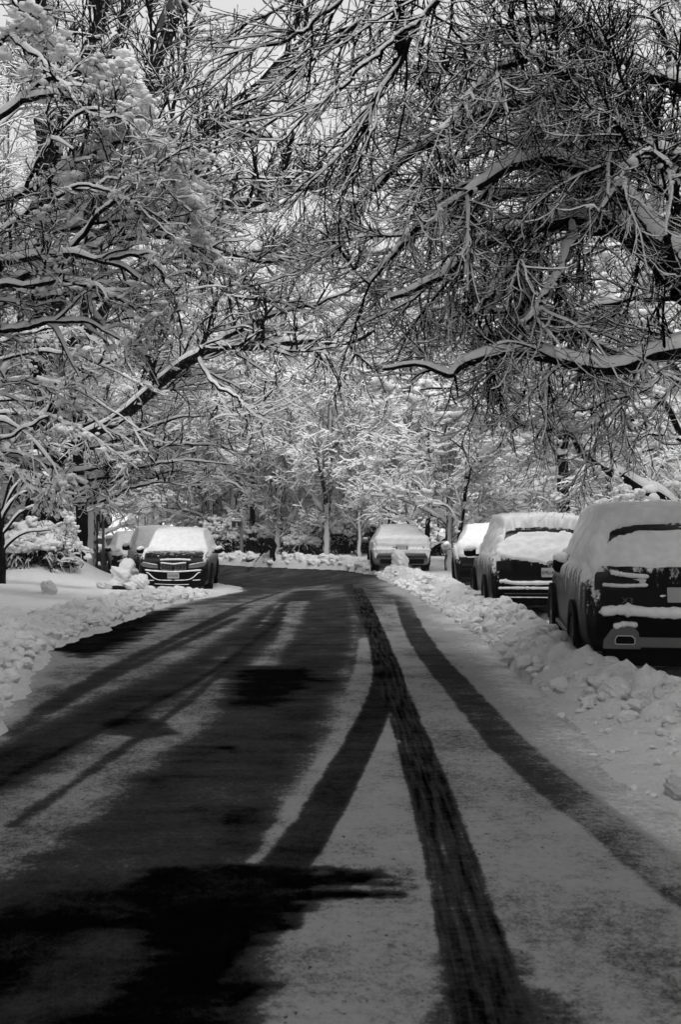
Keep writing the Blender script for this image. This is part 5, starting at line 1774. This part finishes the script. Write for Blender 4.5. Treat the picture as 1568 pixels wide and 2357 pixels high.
BG = 'evergreen shrubs along the far bank'
for x, Y, w_, d_, h_, lab, sd_, dr_2 in [
        (505, 45, 2.6, 1.6, 1.9, 'wide evergreen shrub loaded with snow right of the dark crossover', 1, -.3),
        (455, 50, 2.4, 1.6, 2.2, 'evergreen shrub peeping over the dark crossover roof', 2, -.2),
        (600, 44.5, 2.2, 1.5, 1.7, 'dark evergreen shrub behind the stooping person', 3, -.2),
        (692, 42.5, 1.9, 1.4, 1.25, 'low weeping shrub with icicle-like snow fingers between two street trees', 4, -.8),
        (790, 44, 2.2, 1.6, 2.3, 'tall dark evergreen between the two pale-trunked street trees', 5, -.2),
        (848, 44, 2.4, 1.6, 2.5, 'tall snow-clad evergreen left of the silver sedan', 6, -.2),
        (940, 46, 3.0, 1.6, 2.4, 'white-topped evergreen behind the silver sedan roof', 7, -.3),
        (1000, 41, 1.2, 1.0, 1.0, 'small snow-balled shrub right of the silver sedan', 8, -.4),
        (1075, 40, 1.5, 1.2, 1.9, 'dark evergreen right of the grey trunk', 9, -.3),
        (1062, 36, .7, .6, .7, 'little snow-capped shrub at the foot of the dark evergreen', 10, -.3),
        (730, 46, 2.2, 1.4, 1.6, 'dark hedge-like shrub behind the weeping one', 11, -.2),
        (545, 47, 2.2, 1.5, 1.6, 'low evergreen behind the scroll sign post', 12, -.3),
        (1140, 38, 2.4, 1.6, 1.8, 'snowy shrub seen above the third parked car', 13, -.3),
        (1230, 36, 2.4, 1.6, 1.9, 'snowy shrub behind the roof of the second parked SUV', 14, -.3),
        (1385, 32, 2.6, 1.6, 2.2, 'snowy shrub right of the dark straight trunk', 15, -.3),
        (1500, 24, 2.4, 1.6, 2.35, 'heavily snowed shrub just above the near SUV roof', 16, -.2),
        (1590, 22, 2.2, 1.6, 2.5, 'heavily snowed shrub at the right edge above the near SUV', 17, -.2)]:
    px_ = pz(x, Y)
    shrub('evergreen_shrub', px_, lab, BG if Y > 39 else 'shrubs behind the right-hand cars', sd_, w_, d_, h_, int(1500 * h_ * w_ / 2), int(90 * w_ * h_), (.06, .2), dr_2, shoots=int(34 * w_))
hx = pz(22, 33)
shrub('clipped_hedge', hx, 'dark clipped hedge at the left edge behind the small lawn tree, snow on top', None, 30, 2.6, 1.4, 1.75, 6500, 190, (.08, .22), 0, 'hedge', shoots=100)
shrub('buried_shrub', (-9.3, 30.3, gz(-9.3, 30.3) - .15), 'snow-smothered shrub at the foot of the big oak', None, 31, 2.6, 1.6, 1.6, 1200, 520, (.08, .26), -.7, shoots=110)

# ---------------------------------------------------------------- signs, posts, fence
M['steel'] = mat('galvanised', .16, .55, .4, .3)
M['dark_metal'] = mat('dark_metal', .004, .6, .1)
M['sign_dark'] = mat('sign_red_in_grey', .035, .5, .3)
M['sign_back'] = mat('sign_back', .02, .6, .3)
M['letter'] = mat('letter_white', .45, .6, .3)


def cyl(name, x, y, z0, z1, r0, r1, m, parent, sides=12):
    v, f = tubes(np.array([[(x, y, z) for z in np.linspace(z0, z1, 6)]]), np.linspace(r0, r1, 6)[None], sides)
    return mesh_np(name, v, f, m, parent=parent)


def scroll(name, cx, y, cz, r, m, parent, flip=1, turns=2.4):
    a = np.linspace(0, turns * 2 * np.pi, 60)
    rr = r * (1 - .8 * a / a[-1])
    p = np.stack([cx + flip * rr * np.cos(a + 1.6), np.full(60, y), cz + rr * np.sin(a + 1.6)], 1)
    v, f = tubes(p[None], np.full((1, 60), .022), 6)
    return mesh_np(name, v, f, m, parent=parent)


def octagon(r):
    return [(r * math.cos(math.radians(22.5 + 45 * k)), r * math.sin(math.radians(22.5 + 45 * k))) for k in range(8)]


def text(name, s, size, loc, rot, m, parent, sx=1.0):
    cu = bpy.data.curves.new(name, 'FONT')
    cu.body, cu.size, cu.extrude = s, size, .003
    cu.align_x = cu.align_y = 'CENTER'
    cu.offset = .006
    cu.materials.append(m)
    o = bpy.data.objects.new(name, cu)
    COL.objects.link(o)
    o.parent, o.location, o.rotation_euler, o.scale = parent, loc, rot, (sx, 1, 1)
    return font_mesh(o)


# stop sign with street blades, behind the silver sedan
Y = 43.0
X = (896 - HX) / FPX * Y
r_ = empty('stop_sign', (X, Y, gz(X, Y)), 'stop sign on a dark post behind the silver sedan, half hidden by branches', 'sign')
zb = gz(X, Y)
cyl('post', 0, 0, -.2, 3.0, .055, .05, M['dark_metal'], r_)
o = prism('sign_panel', octagon(.42), -.10, -.085, M['sign_dark'], r_)
o.location = (-.03, 0, EYE + (HY - 1152) / FPX * Y - zb)
o.rotation_euler = (0, 0, math.radians(-14))
v, f = tubes(np.array([[(a, -.104, b_) for a, b_ in octagon(.385) + octagon(.385)[:1]]]), np.full((1, 9), .010), 6)
mesh_np('border', v, f, M['letter'], parent=o)
text('lettering', 'STOP', .33, (0, -.106, 0), (math.pi / 2, 0, 0), M['letter'], o, .82)
bl = prism('street_blade', round_rect(-.16, .16, -.075, .075, .015), -.09, -.07, M['dark_metal'], r_)
bl.location = (0, 0, EYE + (HY - 1180) / FPX * Y - zb)
bl = prism('street_blade', round_rect(-.30, .30, -.09, .09, .015), -.012, .012, M['dark_metal'], r_)
bl.location = (.2, .1, EYE + (HY - 1169) / FPX * Y - zb)
bl.rotation_euler = (0, math.radians(-40), math.radians(20))
scroll('scroll_bracket', .2, 0, EYE + (HY - 1207) / FPX * Y - zb, .13, M['dark_metal'], r_)

# stop sign seen from behind, with scroll bracket and name blade, at the left
Y = 46.5
X = (237 - HX) / FPX * Y
zb = gz(X, Y)
z_ = lambda y: EYE + (HY - y) / FPX * Y - zb
r_ = empty('rear_facing_stop_sign', (X, Y, zb), 'back of an octagonal sign on a pale pole in front of the grey wagon', 'sign')
cyl('post', 0, 0, -.3, z_(1166), .085, .05, M['steel'], r_)
cyl('collar', 0, 0, z_(1177), z_(1174), .075, .075, M['steel'], r_)
o = prism('sign_panel', octagon(.41), .07, .085, M['sign_back'], r_)
o.location = (.02, 0, z_(1197))
bl = prism('street_blade', round_rect(.05, 1.2, -.06, .03, .01), -.012, .012, M['steel'], r_)
bl.location = (0, 0, z_(1167))
scroll('scroll_bracket', .21, 0, z_(1174), .15, M['steel'], r_)
v, f = blobs(np.array([(.18, .0, z_(1193)), (.24, 0, z_(1198)), (.3, 0, z_(1192)), (.25, 0, z_(1205))]), np.array([(.10, .07, .15), (.09, .07, .15), (.05, .05, .06), (.05, .05, .06)]), 4, .2, 4)
mesh_np('snow_clump', v, f, M['snow'], parent=r_)
v, f = blobs(np.array([(0, 0, z_(1165)), (.7, 0, z_(1165.2))]), np.array([(.08, .08, .05), (.5, .03, .03)]), 4, .15, 5, flat_rot=False)
v2, f2 = tubes(np.array([[(.06, 0, z_(1165.5)), (.6, 0, z_(1165.2)), (1.2, 0, z_(1165.5))]]), np.full((1, 3), .025), 6)
mesh_np('snow_cap', v2, f2, M['snow'], parent=r_)

# street-name post with two blades and a scroll, right of the crossover
Y = 42.0
X = (555.6 - HX) / FPX * Y
zb = gz(X, Y)
r_ = empty('street_name_post', (X, Y, zb), 'short post with two street-name boards and a scroll bracket right of the dark crossover', 'sign')
z_ = lambda y: EYE + (HY - y) / FPX * Y - zb
cyl('post', 0, 0, -.3, z_(1198), .10, .055, M['steel'], r_)
s_ = FPX / Y
prism('street_board', round_rect(-.41, -.235, z_(1213), z_(1199.5), .01), -.03, .0, M['sign_back'], r_)
prism('street_board', round_rect(-.17, .0, z_(1212), z_(1200.5), .01), -.075, -.055, M['sign_back'], r_)
prism('top_rail', round_rect(-.42, .04, z_(1199.4), z_(1197.6), .01), -.04, .04, M['snow'], r_)
prism('bottom_rail', round_rect(-.42, .04, z_(1215), z_(1213.2), .01), -.03, .03, M['steel'], r_)
scroll('scroll_bracket', -.11, 0, z_(1221), .10, M['steel'], r_, -1)
v, f = blobs(np.array([(-.34, 0, z_(1196))]), np.array([(.09, .06, .08)]), 4, .15, 5)
mesh_np('snow_cap', v, f, M['snow'], parent=r_)

# gate post with a snow cap
Y = 34.0
X = (270 - HX) / FPX * Y
zb = gz(X, Y)
z_ = lambda y: EYE + (HY - y) / FPX * Y - zb
r_ = empty('gate_post', (X, Y, zb), 'square black post with a pointed cap of snow left of the dark crossover', 'post')
prism('shaft', round_rect(-.115, .115, -.3, z_(1281), .01), -.115, .115, M['dark_metal'], r_)
prism('cap', round_rect(-.165, .165, z_(1281.5), z_(1278), .01), -.165, .165, M['dark_metal'], r_)
v, f = blobs(np.array([(0, 0, z_(1276)), (0, 0, z_(1270))]), np.array([(.18, .18, .10), (.10, .10, .10)]), 8, .12, 5)
mesh_np('snow_cap', v, f, M['snow'], parent=r_)
v, f = blobs(np.array([(.14, -.05, z_(1291))]), np.array([(.13, .08, .06)]), 4, .15, 6)
mesh_np('snow_clump', v, f, M['snow'], parent=r_)

# rail fence far left
Y = 70.0
zb = gz(-17, Y)
r_ = empty('rail_fence', ((262 - HX) / FPX * Y, Y, zb), 'dark two-rail fence topped with snow far left behind the parked cars', 'fence')
z_ = lambda y: EYE + (HY - y) / FPX * Y - zb
for a, b_, mm, nm in ((1236.5, 1232.5, 'dark_metal', 'rail'), (1242, 1238, 'sign_back', 'rail'), (1232.4, 1230.8, 'snow', 'snow_cover')):
    prism(nm, round_rect(-1.9, 3.2, z_(a), z_(b_), .02), -.06, .06, M[mm], r_)
for k in range(5):
    prism('fence_post', round_rect(-1.9 + k * 1.25, -1.78 + k * 1.25, -.2, z_(1232.5), .02), .065, .16, M['dark_metal'], r_)

# black blob put in for the kerb's shadow on the left bank
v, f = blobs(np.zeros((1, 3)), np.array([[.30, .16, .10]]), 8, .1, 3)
o = mesh_np('kerb_shade', v, f, M['dark_metal'])
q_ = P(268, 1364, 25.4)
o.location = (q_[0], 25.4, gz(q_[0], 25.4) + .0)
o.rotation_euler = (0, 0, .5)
tag(o, 'dark blob standing in for the kerb shadow between snow lumps left of the crossover', 'shadow')

# clump of dead leaves hanging high in the near tree (a nest-like bunch)
v, f = blobs(P(925, 95, 8.6)[None] + np.random.default_rng(2).normal(0, 1, (26, 3)) * (.03, .03, .14), np.full((26, 3), .03) * np.random.default_rng(3).uniform(.6, 1.6, (26, 3)), 2, .4, 9)
o = mesh_np('dead_leaf_bunch', v, f, M['twig'])
tag(o, 'dark bunch of dead leaves hanging high in the overhead branches', 'leaves')

# ---------------------------------------------------------------- the person with the snow shovel
Y = 38.3
X = (617 - HX) / FPX * Y
zb = gz(X, Y) + .02
root = empty('person', (X, Y, zb), 'person in dark winter coat bent low over a snow shovel at the bend', 'person')


def skin(name, chains, m, parent, levels=2):
    """chains: [[(point, radius), ...]] joined where points coincide"""
    me = bpy.data.meshes.new(name)
    vs, es, rs, key = [], [], [], {}
    for ch in chains:
        prev = None
        for p, r in ch:
            k = tuple(round(c, 4) for c in p)
            if k not in key:
                key[k] = len(vs)
                vs.append(p)
                rs.append(r)
            if prev is not None:
                es.append((prev, key[k]))
            prev = key[k]
    me.from_pydata(vs, es, [])
    me.materials.append(m)
    o = bpy.data.objects.new(name, me)
    COL.objects.link(o)
    o.parent = parent
    md = o.modifiers.new('skin', 'SKIN')
    md.use_smooth_shade = True
    for i, sv in enumerate(me.skin_vertices[0].data):
        sv.radius = (rs[i], rs[i]) if not isinstance(rs[i], tuple) else rs[i]
        sv.use_root = i == 0
    sub = o.modifiers.new('subdiv', 'SUBSURF')
    sub.levels = sub.render_levels = levels
    return o


M['coat'] = mat('dark_coat', .004, .9, .05)
M['skin_tone'] = mat('skin_tone', .10, .6, .3)
M['glove'] = mat('glove', .008, .8, .1)
hip, chest, neck, head = (.26, 0, .80), (-.02, 0, .93), (-.14, 0, .93), (-.27, 0, .90)
skin('body', [[(hip, .17), ((.12, 0, .90), .18), (chest, .19), (neck, .08), (head, .10)],
              [(hip, .17), ((.26, -.12, .72), .10), ((.20, -.14, .42), .072), ((.27, -.14, .12), .055), ((.26, -.14, .06), .05), ((.12, -.15, .04), .045)],
              [(hip, .17), ((.26, .12, .72), .10), ((.10, .14, .45), .072), ((.12, .14, .12), .055), ((.11, .14, .06), .05), ((-.03, .15, .04), .045)],
              [(chest, .19), ((-.06, -.20, .86), .075), ((-.10, -.26, .62), .055), ((-.22, -.16, .44), .042), ((-.25, -.12, .41), .035)],
              [(chest, .19), ((-.06, .20, .86), .075), ((-.06, .26, .66), .055), ((-.04, .14, .60), .042), ((-.04, .09, .58), .035)]], M['coat'], root)
v, f = blobs(np.array([(-.30, 0, .90)]), np.array([(.085, .075, .105)]), 8, .0, 3)
face = mesh_np('face', v + np.array((-.012, 0, -.01)), f, M['skin_tone'], parent=root)
v, f = blobs(np.array([(-.395, 0, .885), (-.37, -.03, .91), (-.37, .03, .91), (-.378, 0, .845), (-.30, -.075, .90), (-.30, .075, .90)]),
             np.array([(.018, .012, .02), (.01, .012, .008), (.01, .012, .008), (.012, .022, .007), (.02, .01, .03), (.02, .01, .03)]), 4, 0, 3)
mesh_np('features', v, f, M['coat'], parent=face)
v, f = blobs(np.array([(-.255, 0, .925)]), np.array([(.125, .125, .135)]), 8, .08, 3)
mesh_np('hood', v, f, M['coat'], parent=root)
for (hx_, hy_, hz_) in ((-.27, -.11, .40), (-.05, .085, .575)):
    ch = [[((hx_ + .02, hy_, hz_ + .02), .03), ((hx_ - .035, hy_, hz_ - .02), .032)]]
    for k, (dx, ln) in enumerate(((-.028, .05), (-.01, .058), (.01, .055), (.028, .045))):
        p0 = (hx_ - .035, hy_, hz_ - .02)
        ch.append([(p0, .032), ((hx_ - .05, hy_ + dx, hz_ - .045), .011), ((hx_ - .045, hy_ + dx, hz_ - .045 - ln * .5), .010), ((hx_ - .02, hy_ + dx, hz_ - .045 - ln * .7), .009)])
    ch.append([((hx_ + .02, hy_, hz_ + .02), .03), ((hx_ + .0, hy_ + .03, hz_ - .02), .012), ((hx_ - .02, hy_ + .035, hz_ - .05), .010)])
    skin('glove', ch, M['glove'], root, 1)
sh = empty('snow_shovel', (X - .26, Y - .05, zb), 'snow shovel with a dark scoop pushed through the bank by the stooping person', 'shovel')
v, f = tubes(np.array([[(.34, .10, .72), (.21, .12, .57), (-.02, -.06, .36), (-.12, -.08, .22), (-.22, -.1, .10)]], float), np.full((1, 5), .017), 8)
mesh_np('handle', v, f, M['dark_metal'], parent=sh)
q, w_ = np.linspace(-1, 1, 12), np.linspace(0, 1, 8)
sv = np.array([(-.28 - .28 * b_ + .0 * a * a, -.1 + a * .30, .20 - .17 * b_ + .10 * b_ ** 3 + .05 * a * a) for b_ in w_ for a in q])
k = np.arange(7)[:, None] * 12 + np.arange(11)[None]
f1 = np.stack([k, k + 1, k + 13, k + 12], -1).reshape(-1, 4)
n_ = len(sv)
ring = np.concatenate([np.arange(12), np.arange(1, 8) * 12 + 11, 84 + np.arange(10, -1, -1), np.arange(6, 0, -1) * 12])
r2 = np.roll(ring, -1)
mesh_np('scoop', np.concatenate([sv, sv - (0, 0, .02)]), np.concatenate([f1, f1[:, ::-1] + n_, np.stack([ring, ring + n_, r2 + n_, r2], -1)]), M['dark_metal'], parent=sh)
# ---------------------------------------------------------------- the damp air of a snow day
hm = bpy.data.materials.new('haze')
hm.use_nodes = True
hm.node_tree.nodes.clear()
pv = hm.node_tree.nodes.new('ShaderNodeVolumePrincipled')
pv.inputs['Color'].default_value = (.95, .95, .95, 1)
pv.inputs['Density'].default_value = 0.0007
ho = hm.node_tree.nodes.new('ShaderNodeOutputMaterial')
hm.node_tree.links.new(pv.outputs[0], ho.inputs['Volume'])
hv = np.array([(x, y, z) for x in (-90, 90) for y in (-45, 130) for z in (-4.5, 42)], float)
o = mesh_np('haze', hv, np.array([[0, 1, 3, 2], [4, 6, 7, 5], [0, 4, 5, 1], [2, 3, 7, 6], [0, 2, 6, 4], [1, 5, 7, 3]]), hm, smooth=False)
tag(o, kind='stuff')
